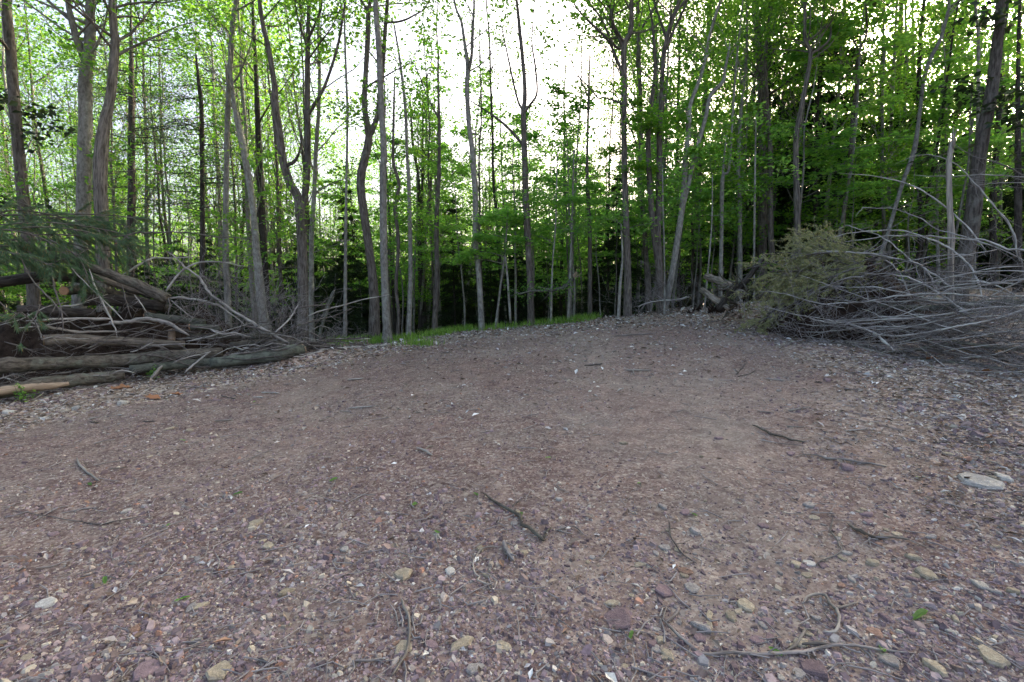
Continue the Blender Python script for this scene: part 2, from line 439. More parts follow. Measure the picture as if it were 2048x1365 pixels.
# ------------------------------------------------------------------ growing things
def grow(mb, tips, p, d, r, L, level, maxlev, up=.25, spread=.6, nb=3, sides=6):
    """a limb from p along d; side limbs; leaf points collected in tips as (point, direction)"""
    n = 5; P = [np.r_[p, r]]; q = np.array(p); dd = unit(d)
    for k in range(n):
        dd = unit(dd + rng.normal(size=3) * .13 + np.array([0, 0, up * .3]))
        q = q + dd * L / n
        P.append(np.r_[q, max(r * (1 - .75 * (k + 1) / n), .003)])
    P = np.array(P); mb.tube(P, sides, cap=False)
    if level >= maxlev:
        for k in range(2, n + 1): tips.append((P[k, :3], dd))
        return
    for k in range(nb):
        t = R(.3, 1.0); i = min(int(t * n), n - 1); b = P[i, :3] + (P[i + 1, :3] - P[i, :3]) * (t * n - i)
        side = unit(np.cross(dd, rng.normal(size=3)))
        nd = unit(dd * (1 - spread * .5) + side * spread + np.array([0, 0, up]))
        grow(mb, tips, b, nd, P[i, 3] * .6, L * R(.5, .75), level + 1, maxlev, up, spread, nb, max(3, sides - 2))
    tips.append((P[-1, :3], dd))

def clusters(tips, k, sh, sv):
    C = np.array([t[0] for t in tips]); n = len(C)
    P = np.repeat(C, k, 0) + rng.normal(size=(n * k, 3)) * np.array([sh, sh, sv])
    return P

# ---- prototypes for the woods
def proto_hardwood(H, r, first, dens, leafL, per=11, lo_el=.35, hi_el=.95, canopy=False):
    tr = MB(); cr = MB(); tips = []
    n = 12; P = []; x = np.zeros(2); lean = rng.normal(size=2) * .02
    for k in range(n + 1):
        t = k / n; x = x + lean * H / n + rng.normal(size=2) * .05
        P.append([x[0], x[1], H * t - .25 * (k == 0), r * (1 - .78 * t) * (1.35 if k == 0 else 1)])
    P = smooth(P, 2); tr.tube(P, 9, .03, cap=False)
    lim = MB(); nb = int((H - first) * dens)
    for k in range(nb):
        t = first / H + (1 - first / H) * (float(rng.beta(2.0, 1.05)) if canopy else R(0, 1)); i = min(int(t * (len(P) - 1)), len(P) - 2)
        az = R(0, 6.283); el = R(lo_el, hi_el)
        L = (1.2 + 2.6 * (1 - abs(t - (.8 if canopy else .6)))) * R(.5, 1.0) * (1.25 if canopy else 1)
        grow(lim, tips, P[i, :3], (math.cos(az) * math.cos(el), math.sin(az) * math.cos(el), math.sin(el)), P[i, 3] * .42, L, 0, 1, .25, .6, 3, 5)
    # a few thin shade twigs lower down the trunk
    for k in range(6):
        t = R(.12, first / H); i = int(t * (len(P) - 1)); az = R(0, 6.283)
        grow(lim, tips, P[i, :3], (math.cos(az), math.sin(az), .35), .015, R(.6, 1.5), 0, 1, .1, .7, 2, 3)
    cr.leaves(clusters(tips, per, .26, .10), leafL, tilt=.5)
    return tr, lim, cr
def proto_sapling(H, r, leafL):
    tr = MB(); lim = MB(); cr = MB(); P = []; x = np.zeros(2); lean = rng.normal(size=2) * .05
    for k in range(9):
        x = x + lean * H / 8 + rng.normal(size=2) * .05; P.append([x[0], x[1], H * k / 8 - .15 * (k == 0), r * (1 - .85 * k / 8)])
    P = smooth(P, 2); tr.tube(P, 6, cap=False); pts = []
    for k in range(int(H * 4.2)):
        t = R(.42, 1); i = min(int(t * (len(P) - 1)), len(P) - 2); az = R(0, 6.283); L = (.5 + 1.5 * (1 - t)) * R(.6, 1.2)
        d = np.array([math.cos(az), math.sin(az), R(.05, .35)]); B = [np.r_[P[i, :3], .008]]
        for s_ in range(1, 5):
            B.append(np.r_[P[i, :3] + d * L * s_ / 4 - np.array([0, 0, .10 * L * (s_ / 4) ** 2]) + rng.normal(size=3) * .02, .008 - .0015 * s_])
        lim.tube(B, 3, cap=False)
        B = np.array(B)[:, :3]; m = int(48 * L) + 12
        tt = rng.uniform(.25, 1.05, m); idx = np.clip((tt * 4).astype(int), 0, 3)
        q = B[idx] + (B[idx + 1] - B[idx]) * (tt * 4 - idx)[:, None]
        lat = np.cross(d, [0, 0, 1.]) * 1.0
        q = q + lat * (rng.uniform(-1, 1, m) * .32 * L)[:, None] + rng.normal(size=(m, 3)) * np.array([.04, .04, .03])
        pts.append(q)
    cr.leaves(np.vstack(pts), leafL, tilt=.3)
    return tr, lim, cr
def proto_hemlock(H, r, low, width, dens=1.0):
    tr = MB(); lim = MB(); cr = MB(); P = []; x = np.zeros(2)
    for k in range(10):
        x = x + rng.normal(size=2) * .03; P.append([x[0], x[1], H * k / 9 - .2 * (k == 0), r * (1 - .9 * k / 9)])
    P = smooth(P, 2); tr.tube(P, 8, .03, cap=False)
    nb = int(H * 9 * dens); axs = []; pts = []; Ls = []
    for k in range(nb):
        t = R(low / H, .99); i = min(int(t * (len(P) - 1)), len(P) - 2); az = R(0, 6.283)
        L = width * (1.06 - t) ** .8 * R(.35, 1.25); d = np.array([math.cos(az), math.sin(az), R(-.3, .5)])
        B = [np.r_[P[i, :3] + d * L * s_ / 5 - np.array([0, 0, .22 * L * (s_ / 5) ** 2]), max(.016 * (1 - s_ / 5.5), .003)] for s_ in range(6)]
        lim.tube(B, 4, cap=False); B = np.array(B)[:, :3]
        m = int(62 * L * dens); tt = rng.beta(1.6, 1.1, m); idx = np.clip((tt * 5).astype(int), 0, 4)
        q = B[idx] + (B[idx + 1] - B[idx]) * (tt * 5 - idx)[:, None]
        lat = unit(np.cross(d, [0, 0, 1.])); sgn = rng.uniform(-1, 1, m)
        q = q + lat * (sgn * .32 * L * (1.1 - tt))[:, None] - np.array([0, 0, 1]) * (np.abs(sgn) * .1 * L)[:, None] + rng.normal(size=(m, 3)) * .03
        pts.append(q); axs.append(d[None] + lat * np.sign(sgn)[:, None] * 1.2 + np.array([0, 0, -.35]))
    cr.leaves(np.vstack(pts), .2, width=.28, tilt=.5, axis=np.vstack(axs), spread=.35)
    return tr, lim, cr

def make_tree(name, parts, barkm, leafm, origin=(0, 0, 0)):
    root = empty(name, origin)
    tr, lim, cr = parts
    obj('trunk', tr, barkm, root)
    if lim.n: obj('twigs', lim, barkm, root)['kind'] = 'stuff'  # side limbs and their twigs, joined in one mesh
    if cr.n: obj('crown', cr, leafm, root, smooth_shade=False)
    return root

# ------------------------------------------------------------------ traced trees of the edge (photo pixels, bottom to top: x, y, width)
def traced_tree(label, stems, Y=None, bark='bark_grey', ext=7, leafy=1.0, name='hardwood_tree', base=None, group=None, lowtwigs=4, sprays=(), leafm='leaf', leafL=.11, cat='tree'):
    main = stems[0]; px = main[0][0]
    if Y is None: Y = float(gdepth(main[0][0], main[0][1]))
    k = Y / F
    def conv(st, yoff=0.0):
        out = []
        for (px, py, w) in st:
            p = at(px, py, Y); out.append([p[0], p[1] + yoff, p[2], w * k * .5 * wide(px)])
        return out
    m = conv(main)
    g = float(gz(m[0][0], Y))
    if m[0][2] > g + .15:                       # carry the trunk down to the ground
        dx = (m[1][0] - m[0][0]) / (m[1][2] - m[0][2] + 1e-6) if len(m) > 1 else 0
        zb = g - .1; xb = m[0][0] - dx * (m[0][2] - zb)
        g = float(gz(xb, Y)); zb = g - .1
        m.insert(0, [xb + .0, Y, zb + (m[0][2] - zb) * .25, m[0][3] * 1.08]); m.insert(0, [xb, Y, zb, m[0][3] * 1.35])
    else:
        m.insert(0, [m[0][0], Y, g - .12, m[0][3] * 1.25])
    bx, bz = m[0][0], m[0][2]
    wob = rng.normal(size=3) * .12
    root = empty(name, (bx, Y, bz + .1)); org = np.array([bx, Y, bz + .1])
    tips = []; limbs = MB(); cr = MB()
    allst = []
    for si, st in enumerate(stems):
        c = np.array(m if si == 0 else conv(st, 0))
        hgt = np.clip(c[:, 2] - bz, 0, None)
        dy = wob[0] * np.sin(hgt * .35) + (0 if si == 0 else 1) * np.linspace(0, R(-.8, .8), len(c))
        f = 1 + dy / Y                          # along the line of sight, so that the outline stays
        c[:, 0] *= f; c[:, 2] = CAM[2] + (c[:, 2] - CAM[2]) * f; c[:, 1] += dy; c[:, 3] *= f
        top_open = st[-1][1] <= 40
        if top_open and ext > 0:                # continue above the frame
            d = unit(c[-1, :3] - c[-2, :3]); d = unit(d + np.array([0, 0, .5])); p = c[-1, :3].copy(); r = c[-1, 3]
            L = ext * R(.8, 1.1) * (1 if si == 0 else .7); rows = []
            for q in range(1, 5):
                d = unit(d + rng.normal(size=3) * .08 + np.array([0, 0, .08])); p = p + d * L / 4
                rows.append([*p, max(r * (1 - .22 * q), .012)])
            c = np.vstack([c, rows])
        S = smooth(c, 5); allst.append(S)
        mb = MB(); mb.tube(S, 12 if S[0, 3] > .1 else 8, .035, cap=not top_open)
        obj('trunk' if si == 0 else 'limb', mb, M[bark], root, org)
        # side branches with leaves along the upper part
        zt = S[:, 2]; hi = np.where(zt > bz + 6.5)[0]
        if len(hi) > 2 and leafy > 0:
            nb = int(leafy * len(hi) * (.7 if px > 1000 else .42))
            for q in range(nb):
                i = int(rng.choice(hi)); az = R(0, 6.283); el = R(.2, .9)
                grow(limbs, tips, S[i, :3], (math.cos(az) * math.cos(el), math.sin(az) * math.cos(el), math.sin(el)), min(S[i, 3] * .4, .04), R(.9, 2.4), 0, 1, .2, .6, 3, 5)
        lo = np.where((zt > bz + 2.2) & (zt < bz + 6.5))[0]
        if len(lo) and si == 0:
            for q in range(lowtwigs):
                i = int(rng.choice(lo)); az = R(0, 6.283)
                grow(limbs, tips, S[i, :3], (math.cos(az), math.sin(az), .3), .010, R(.4, 1.2), 0, 1, .1, .7, 2, 3)
    for (px, py, w, dY) in sprays:
        c = at(px, py, Y + dY); L = w * k
        S = allst[0]; i = int(np.argmin(np.abs(S[:, 2] - c[2] + .15)))
        limbs.tube(smooth([[*S[i, :3], .012], [*((S[i, :3] + c) / 2 + np.array([0, 0, .06])), .009], [*c, .004]], 3), 4, cap=False)
        mm = int(430 * L) + 30
        q = c + rng.normal(size=(mm, 3)) * np.array([L * .33, L * .28, .05])
        q[:, 2] -= .25 * np.abs(q[:, 0] - c[0])
        cr.leaves(q, leafL * .95, tilt=.3)
    if limbs.n: obj('twigs', limbs, M[bark], root, org)['kind'] = 'stuff'  # thinner side limbs together with the leaf twigs
    if tips: cr.leaves(clusters(tips, 9, .22, .09), leafL, tilt=.5)
    if cr.n: obj('crown', cr, M[leafm], root, org, False)
    tag(root, label, cat, group)
    return root, allst

rng = np.random.default_rng(100)
# left to right along the edge of the clearing
traced_tree('straight pine trunk with branch stubs rising behind the pine boughs', [[(50, 430, 28), (41, 342, 26), (29, 205, 24), (20, 85, 23), (13, 0, 21)]], 11, 'bark_brown', leafy=.5, name='pine_tree', leafm='needle_hemlock', leafL=.16)
traced_tree('thick smooth grey trunk forking high above the log pile', [[(167, 410, 31), (168, 342, 31), (171, 239, 30), (171, 154, 29), (179, 103, 26), (181, 51, 21), (181, 0, 19)], [(170, 122, 18), (160, 95, 17), (152, 75, 16), (142, 34, 14), (135, 0, 11)]], 10.8, 'bark_grey')
traced_tree('bowed trunk with deeply furrowed bark next to the forked grey trunk', [[(202, 410, 29), (200, 359, 31), (202, 308, 30), (208, 256, 26), (219, 205, 21), (227, 137, 20), (230, 85, 18), (227, 51, 17), (225, 0, 16)]], 10.5, 'bark_furrow')
traced_tree('slim pale grey trunk standing alone behind the dead twiggy brush', [[(455, 590, 14), (452, 520, 13), (451, 460, 12), (453, 342, 11), (455, 239, 11), (460, 137, 11), (467, 34, 10), (472, 0, 9)]], 13.2, 'bark_grey', leafy=.7)
traced_tree('grey trunk that leans away and curves beside the slim pale trunk', [[(532, 665, 26), (523, 605, 20), (513, 502, 16), (506, 417, 13), (492, 325, 14), (478, 256, 13), (468, 205, 9), (462, 150, 7), (458, 90, 5)]], 13.0, 'bark_grey', leafy=.5)
traced_tree('straight brown trunk directly behind the leaning curved grey trunk', [[(533, 620, 17), (526, 468, 15), (518, 308, 13), (513, 171, 9), (509, 85, 7), (505, 0, 6)]], 15.5, 'bark_dark', leafy=.7)
traced_tree('brown trunk that splits low into two tall stems with a stub', [
    [(606, 672, 25), (606, 570, 22), (603, 470, 20), (597, 400, 19), (581, 369, 18), (567, 325, 16), (559, 273, 16), (550, 205, 15), (549, 171, 12), (537, 96, 10), (526, 51, 9), (519, 0, 8)],
    [(600, 440, 14), (607, 410, 14), (615, 342, 13), (615, 239, 13), (615, 137, 11), (616, 68, 9), (618, 0, 7)],
    [(617, 228, 9), (650, 171, 6), (677, 85, 5), (690, 7, 4)], [(614, 95, 5), (595, 34, 4), (590, 0, 3)], [(616, 80, 6), (639, 27, 4), (644, 0, 3)],
    [(575, 331, 8), (590, 322, 7), (600, 300, 4), (603, 270, 2)]], 12.6, 'bark_brown', leafy=.6)
traced_tree('thin straight grey pole tree standing between two forked brown trees', [[(690, 676, 9), (691, 520, 7), (693, 350, 5), (695, 239, 5), (693, 171, 5), (690, 85, 4), (688, 0, 3)]], 12.9, 'bark_grey', ext=4, leafy=.8)
traced_tree('rough dark trunk forking into a tall V beside the smooth grey trunk', [
    [(749, 668, 25), (748, 589, 20), (739, 504, 17), (729, 435, 17), (722, 376, 17), (724, 342, 17), (736, 290, 16), (737, 268, 14), (732, 239, 12), (729, 205, 11), (731, 154, 10), (736, 68, 10), (737, 20, 9), (741, 0, 6)],
    [(738, 275, 12), (753, 239, 11), (758, 205, 9), (765, 137, 9), (770, 68, 8), (775, 0, 7)], [(771, 46, 4), (801, 43, 4), (828, 31, 3), (856, 7, 2)], [(736, 25, 6), (728, 10, 5), (722, 0, 5)]], 13.1, 'bark_brown', leafy=.55)
traced_tree('smooth straight grey trunk with flared foot standing at the gravel edge', [[(775, 684, 26), (774, 660, 18), (772, 623, 16), (768, 521, 15), (766, 350, 14), (768, 308, 13), (762, 205, 12), (758, 102, 11), (751, 0, 9)]], None, 'bark_grey', leafy=.4, lowtwigs=2)
traced_tree('wavy slender trunk with an S bend near the smooth grey trunk', [[(796, 664, 8), (797, 623, 7), (792, 572, 7), (797, 487, 7), (791, 418, 7), (798, 369, 7), (787, 325, 6), (787, 256, 5), (789, 154, 3)]], 13.4, 'bark_brown', leafy=.3)
traced_tree('slender grey trunk curving away at its top beside the wavy one', [[(818, 658, 11), (821, 555, 9), (820, 452, 8), (817, 350, 7), (814, 308, 6), (811, 222, 6), (804, 154, 5), (797, 102, 4), (788, 50, 3)]], 13.2, 'bark_grey', leafy=.3)
traced_tree('dark clump of narrow stems rising from one broad base', [[(845, 650, 18), (842, 520, 14), (838, 420, 10), (836, 350, 6), (826, 290, 5), (820, 200, 3)], [(843, 470, 8), (844, 400, 5), (845, 308, 4), (846, 188, 3)], [(846, 500, 7), (856, 444, 4), (862, 342, 3), (866, 240, 2)]], 19, 'bark_dark', leafy=.3)
traced_tree('dark narrow trunk with one long raised side limb against bright sky', [[(869, 656, 12), (874, 555, 10), (873, 452, 9), (878, 350, 8), (878, 325, 7), (879, 273, 6), (878, 222, 5), (876, 137, 4), (878, 100, 2)], [(876, 235, 4), (855, 195, 3), (842, 160, 3), (831, 133, 2)]], 13.6, 'bark_brown', leafy=.25)
traced_tree('grey trunk with a kink, forking narrowly near the bright sky gap', [
    [(963, 651, 13), (958, 555, 11), (951, 487, 11), (951, 401, 11), (948, 350, 11), (943, 290, 10), (937, 239, 9), (934, 171, 9), (936, 137, 9), (929, 85, 6), (922, 41, 5), (908, 0, 4)],
    [(936, 145, 7), (943, 113, 6), (946, 51, 5), (948, 0, 4)]], 13.0, 'bark_grey', leafy=.45, lowtwigs=2)
traced_tree('two-stemmed sapling with flat bright green leaf sprays', [[(992, 646, 5), (1001, 575, 4), (1009, 514, 4), (1016, 418, 3)], [(1021, 646, 5), (1015, 555, 4), (1011, 514, 3)]], 12.9, 'bark_grey', name='sapling', ext=0, leafy=0, lowtwigs=0, leafm='leaf_under',
            sprays=[(1015, 425, 75, 0), (985, 432, 50, -.3), (1035, 440, 50, .2), (965, 472, 65, -.2), (995, 470, 60, .3), (945, 505, 60, 0), (1000, 500, 55, .2), (930, 520, 40, .1), (1040, 480, 40, 0)])
traced_tree('tall brown trunk with vase of upright limbs beside the leafy two-stemmed sapling', [
    [(1062, 648, 15), (1060, 555, 13), (1054, 452, 13), (1050, 342, 12), (1047, 240, 10), (1047, 222, 10), (1050, 191, 8), (1047, 137, 7), (1040, 68, 7), (1033, 0, 5)],
    [(1048, 225, 7), (1064, 205, 5), (1074, 185, 4), (1071, 137, 4), (1064, 85, 3), (1067, 27, 2)], [(1046, 222, 6), (1037, 205, 4), (1028, 171, 4), (1015, 110, 3), (1002, 50, 2)],
    [(1049, 300, 7), (1043, 287, 6), (1020, 260, 5), (996, 239, 5), (972, 222, 3), (941, 202, 2)]], 13.0, 'bark_brown', leafy=.3, lowtwigs=2)
traced_tree('very thin pale sapling stem behind the grass, nearer the broken leafy branch', [[(1102, 637, 5), (1105, 530, 3), (1111, 455, 3), (1115, 300, 2)]], 13.0, 'bark_grey', name='sapling', ext=0, leafy=0, lowtwigs=5, leafm='leaf_under')
traced_tree('thin grey sapling stem holding up the broken leafy branch', [[(1137, 632, 7), (1141, 530, 5), (1144, 440, 4), (1148, 300, 3)]], 13.0, 'bark_grey', name='sapling', ext=0, leafy=0, lowtwigs=6, leafm='leaf_under', sprays=[(1140, 400, 70, 0), (1170, 370, 60, .2)])
traced_tree('slender trunk with a forked bare top beyond the grass strip', [[(1180, 626, 10), (1180, 500, 8), (1178, 425, 8), (1174, 354, 7), (1175, 287, 5), (1177, 202, 5), (1178, 165, 4), (1180, 90, 2)], [(1177, 195, 3), (1162, 162, 3), (1148, 135, 2), (1135, 100, 2)]], 14, 'bark_brown', leafy=.25)
traced_tree('small crooked pale stem next to the big trunk with spreading limbs', [[(1237, 634, 7), (1240, 575, 6), (1245, 515, 4), (1242, 449, 3)]], 12.6, 'bark_grey', name='sapling', ext=0, leafy=0, lowtwigs=3, leafm='leaf_under')
traced_tree('large brown trunk with wide spreading bare limbs against the sky', [
    [(1255, 618, 18), (1255, 530, 14), (1252, 440, 13), (1249, 337, 12), (1248, 236, 11), (1249, 169, 11), (1248, 94, 11), (1260, 67, 10), (1263, 34, 9), (1263, 0, 8)],
    [(1248, 100, 9), (1239, 77, 9), (1226, 50, 8), (1222, 20, 6), (1213, 0, 5)], [(1246, 150, 7), (1233, 118, 6), (1216, 81, 5), (1189, 54, 5), (1165, 30, 4), (1145, 0, 3)],
    [(1247, 100, 5), (1226, 88, 5), (1202, 37, 4), (1175, 0, 4)], [(1246, 208, 4), (1229, 202, 4), (1209, 196, 3), (1196, 196, 3), (1182, 179, 3), (1155, 152, 2)]], 12.9, 'bark_brown', leafy=.3,
    sprays=[(1290, 230, 60, -.3), (1225, 300, 50, .3), (1275, 205, 40, .2)])
traced_tree('heavy dark trunk with two crowding stems and upswept limbs', [
    [(1321, 612, 19), (1318, 530, 15), (1315, 470, 14), (1318, 400, 13), (1319, 337, 12), (1319, 253, 11), (1324, 202, 12), (1324, 152, 9), (1332, 84, 9), (1347, 34, 8), (1359, 0, 7)],
    [(1332, 75, 7), (1320, 40, 4), (1308, 0, 3)], [(1333, 95, 7), (1354, 47, 5), (1374, 0, 4)],
    [(1314, 520, 10), (1306, 452, 12), (1297, 320, 11), (1298, 243, 9), (1308, 169, 8), (1310, 118, 7), (1303, 34, 4), (1297, 0, 3)], [(1296, 265, 6), (1283, 249, 5), (1266, 236, 4)]], 12.9, 'bark_brown', leafy=.5,
    sprays=[(1300, 250, 80, -.4), (1345, 240, 60, .3), (1280, 330, 60, -.2)])
traced_tree('pale whip-thin sapling standing in front of the heavy two-stemmed trunk', [[(1329, 622, 5), (1329, 530, 3), (1326, 410, 3), (1325, 330, 2)]], 12.0, 'bark_grey', name='sapling', ext=0, leafy=0, lowtwigs=3, leafm='leaf_under')
traced_tree('twin grey stems leaning together towards the brush heap', [
    [(1339, 575, 13), (1354, 485, 12), (1366, 400, 12), (1371, 320, 11), (1378, 253, 9), (1381, 209, 8), (1405, 142, 7), (1418, 78, 6), (1435, 17, 5), (1440, 0, 4)],
    [(1360, 440, 9), (1378, 364, 9), (1388, 320, 9), (1411, 236, 8), (1421, 192, 8), (1445, 165, 8), (1450, 140, 6), (1460, 90, 4)]], 13.2, 'bark_grey', leafy=.7, sprays=[(1400, 300, 70, -.3)])
traced_tree('whip-thin stem between the leaning twin stems and the uprooted stump', [[(1413, 575, 4), (1423, 455, 3), (1425, 350, 2)]], 12.6, 'bark_grey', name='sapling', ext=0, leafy=0, lowtwigs=4, leafm='leaf_under')
traced_tree('slender pale trunk forking thinly behind the uprooted stump', [[(1441, 565, 9), (1443, 470, 8), (1444, 380, 9), (1447, 350, 7), (1458, 337, 5), (1465, 236, 5), (1472, 135, 4), (1486, 0, 3)], [(1445, 360, 5), (1448, 320, 4), (1453, 270, 3)]], 14, 'bark_grey', leafy=.8, lowtwigs=6)
traced_tree('pale thin pole rising straight out behind the olive evergreen heap', [[(1508, 530, 5), (1510, 350, 4), (1512, 230, 3)]], 13.5, 'bark_grey', name='sapling', ext=0, leafy=0, lowtwigs=5, leafm='leaf_under')
traced_tree('brown trunk behind the olive evergreen heap, half hidden in leaves', [[(1545, 520, 13), (1541, 458, 12), (1541, 303, 10), (1534, 202, 8), (1531, 118, 7), (1539, 34, 6), (1539, 0, 5)]], 15.5, 'bark_brown', leafy=1)
traced_tree('mottled trunk with a crooked Y fork above the olive evergreen heap', [[(1596, 510, 14), (1594, 400, 13), (1592, 337, 12), (1593, 270, 11), (1602, 219, 10), (1615, 152, 9), (1621, 105, 8), (1610, 78, 7), (1610, 30, 6), (1610, 0, 5)], [(1621, 108, 6), (1639, 98, 5), (1659, 78, 5), (1663, 40, 3)]], 13.6, 'bark_furrow', leafy=.9)
traced_tree('dark thin trunk in deep shade behind the mottled Y-forked tree', [[(1632, 500, 10), (1632, 303, 8), (1640, 120, 5), (1650, 0, 4)]], 17, 'bark_dark', leafy=1)
traced_tree('brown trunk tilting up behind the arching grey branches', [[(1680, 490, 11), (1698, 337, 9), (1706, 236, 8), (1713, 169, 7), (1716, 111, 5), (1733, 67, 5), (1733, 0, 4)]], 15, 'bark_brown', leafy=1)
traced_tree('long bowed grey trunk sweeping up beside the peeled snag', [[(1768, 490, 9), (1780, 452, 9), (1804, 371, 9), (1828, 303, 11), (1838, 236, 8), (1848, 162, 8), (1861, 118, 9), (1881, 78, 8), (1895, 27, 7), (1897, 0, 6)]], 12.5, 'bark_grey', leafy=.7)
traced_tree('dark conifer trunk seen above the leaves behind the bowed trunk', [[(1838, 300, 11), (1839, 118, 9), (1848, 0, 7)]], 17, 'bark_dark', leafy=.7, name='pine_tree', leafm='needle_hemlock', leafL=.16)
traced_tree('thin grey trunk just behind the massive straight trunk', [[(1950, 400, 9), (1955, 270, 8), (1957, 169, 7), (1956, 67, 7), (1952, 0, 6)]], 13, 'bark_grey', leafy=.7)
traced_tree('massive straight grey-brown trunk leaning out over the brush pile', [[(1918, 575, 46), (1925, 530, 42), (1942, 462, 37), (1956, 337, 32), (1969, 253, 29), (1983, 185, 28), (1993, 101, 25), (2001, 0, 21)]], 10.4, 'bark_brown', leafy=.6, name='pine_tree', leafm='needle_hemlock', leafL=.16, lowtwigs=10)
traced_tree('dark trunk at the outer end of the brush pile', [[(2035, 540, 20), (2036, 480, 18), (2036, 303, 14), (2036, 170, 10), (2040, 0, 7)]], 12, 'bark_dark', leafy=.8, name='pine_tree', leafm='needle_hemlock', leafL=.16)
traced_tree('dark straight hemlock trunk with bare dead side branches left of nothing else but leaves', [[(263, 450, 17), (263, 308, 15), (263, 222, 13), (263, 137, 10), (262, 60, 6), (262, 10, 4)]], 15, 'bark_dark', ext=2, leafy=0, lowtwigs=0)[0]['label'] = 'dark straight hemlock trunk with bare dead side limbs behind the furrowed tree'
def dead_limbs(root, Y, px, y0, y1, n, Lmax):
    mb = MB(); nd = MB()
    for k in range(n):
        p = at(px, R(y0, y1), Y); az = R(-.5, .5) + (math.pi if rng.random() < .5 else 0); L = R(.4, 1) * Lmax
        d = np.array([math.cos(az), math.sin(az) * .8, R(-.15, .3)])
        B = [np.r_[p + d * L * s / 5 + np.array([0, 0, -.12 * L * (s / 5) ** 2]) + rng.normal(size=3) * .02, .014 * (1 - s / 5.6)] for s in range(6)]
        mb.tube(B, 4, cap=False); B = np.array(B)
        for q in range(7):
            i = int(rng.integers(1, 6)); dd = unit(d + rng.normal(size=3) * .5) * R(.15, .5)
            mb.tube([np.r_[B[i, :3], .005], np.r_[B[i, :3] + dd * .5 + rng.normal(size=3) * .02, .004], np.r_[B[i, :3] + dd, .002]], 3, cap=False)
        if p[2] > 4.2 and rng.random() < .8:
            m = int(70 * L); tt = rng.uniform(.2, 1, m); i = np.clip((tt * 5).astype(int), 0, 4)
            nd.leaves(B[i, :3] + rng.normal(size=(m, 3)) * np.array([.22, .22, .06]), .12, width=.16, tilt=.9, axis=np.repeat(d[None], m, 0), spread=.8)
    org = np.array(root.location)
    obj('twigs', mb, M['bark_dark'], root, org)['kind'] = 'stuff'; obj('crown', nd, M['needle_pine'], root, org, False)
for o in [o for o in bpy.data.objects if o.get('label', '').startswith('dark straight hemlock')]:
    dead_limbs(o, 15, 263, 60, 420, 60, 2.4)
r5, _ = traced_tree('half dead conifer with bare drooping limbs between the hemlock and the slim pale trunk', [[(405, 500, 11), (405, 430, 10), (403, 220, 9), (398, 170, 7), (392, 110, 4)]], 14.5, 'bark_dark', ext=0, leafy=0, lowtwigs=0, name='pine_tree')
dead_limbs(r5, 14.5, 402, 150, 470, 40, 1.8)

rng = np.random.default_rng(101)
# ------------------------------------------------------------------ the woods behind: copies of a few grown trees
protos = {'pole': [], 'hardwood': [], 'young': [], 'sparse': [], 'sapling': [], 'hemlock': []}
for H, r, f in [(21, .17, 6), (19, .14, 5), (23, .2, 8), (17, .11, 5)]:
    protos['hardwood'].append(make_tree('hardwood_tree', proto_hardwood(H, r, f, 2.7, .15, 15, canopy=True), M['bark_brown'] if H != 19 else M['bark_grey'], M['leaf']))
for H, r, f in [(13, .08, 4.5), (11, .065, 4.0), (15, .09, 5.5)]:
    protos['young'].append(make_tree('young_tree', proto_hardwood(H, r, f, 2.4, .14), M['bark_grey'] if H != 11 else M['bark_dark'], M['leaf']))
for H, r, f in [(14, .075, 4), (17, .09, 5.5), (12, .06, 3.5)]:
    protos['sparse'].append(make_tree('bare_tree', proto_hardwood(H, r, f, 2.3, .11, 2, .75, 1.25), M['bark_brown'] if H != 14 else M['bark_grey'], M['leaf']))
for H, r, f in [(13, .07, 9), (15, .09, 11), (11, .05, 7), (16, .11, 12)]:
    protos['pole'].append(make_tree('pole_tree', proto_hardwood(H, r, f, 3.0, .12, 5, .5, 1.1), M['bark_dark'] if H != 11 else M['bark_brown'], M['leaf']))
for H, r in [(5, .03), (7, .04), (4, .025), (8.5, .05)]:
    protos['sapling'].append(make_tree('sapling', proto_sapling(H, r, .13), M['bark_grey'], M['leaf_under']))
for H, r, lo, w in [(15, .15, 1.5, 3.0), (11, .1, .6, 2.6), (18, .18, 3.5, 3.2)]:
    protos['hemlock'].append(make_tree('hemlock_tree', proto_hemlock(H, r, lo, w, 1.5), M['bark_dark'], M['needle_hemlock']))
LAB = {'pole': ('straight dark trunk leafy only on top', 'tree'), 'sparse': ('thin tree with upswept nearly bare limbs', 'tree'), 'hardwood': ('tall slender hardwood with spring-green leaves high up', 'tree'), 'young': ('young narrow tree with light low leaves', 'tree'),
       'sapling': ('leafy sapling with flat layered sprays', 'sapling'), 'hemlock': ('dark evergreen hemlock with drooping boughs', 'tree')}
SHAPE = {'pole': ['', 'tall ', 'thin ', 'stout '], 'sparse': ['', 'tall ', 'low '], 'hardwood': ['', 'grey-barked ', 'thick ', 'short '], 'young': ['', 'dark-barked ', 'lanky '], 'sapling': ['', 'mid-sized ', 'small ', 'lofty '], 'hemlock': ['', 'squat ', 'high-skirted ']}
def wood_label(kind, i, x, y):
    px = 1024 + x / max(y, 1) * F
    where = 'behind the log pile' if px < 640 else 'beyond the grassy edge' if px < 1230 else 'behind the uprooted stump' if px < 1480 else 'behind the brush pile'
    if y < 13: where = 'beside the clearing past the log pile' if x < 0 else 'beside the clearing past the brush pile'
    elif y > 30: where = 'far ' + where
    elif y > 20: where = 'well back ' + where
    t, c = LAB[kind]
    return SHAPE[kind][i] + t + ' ' + where, c, SHAPE[kind][i] + kind + ' trees ' + where
first = {k: [True] * len(v) for k, v in protos.items()}
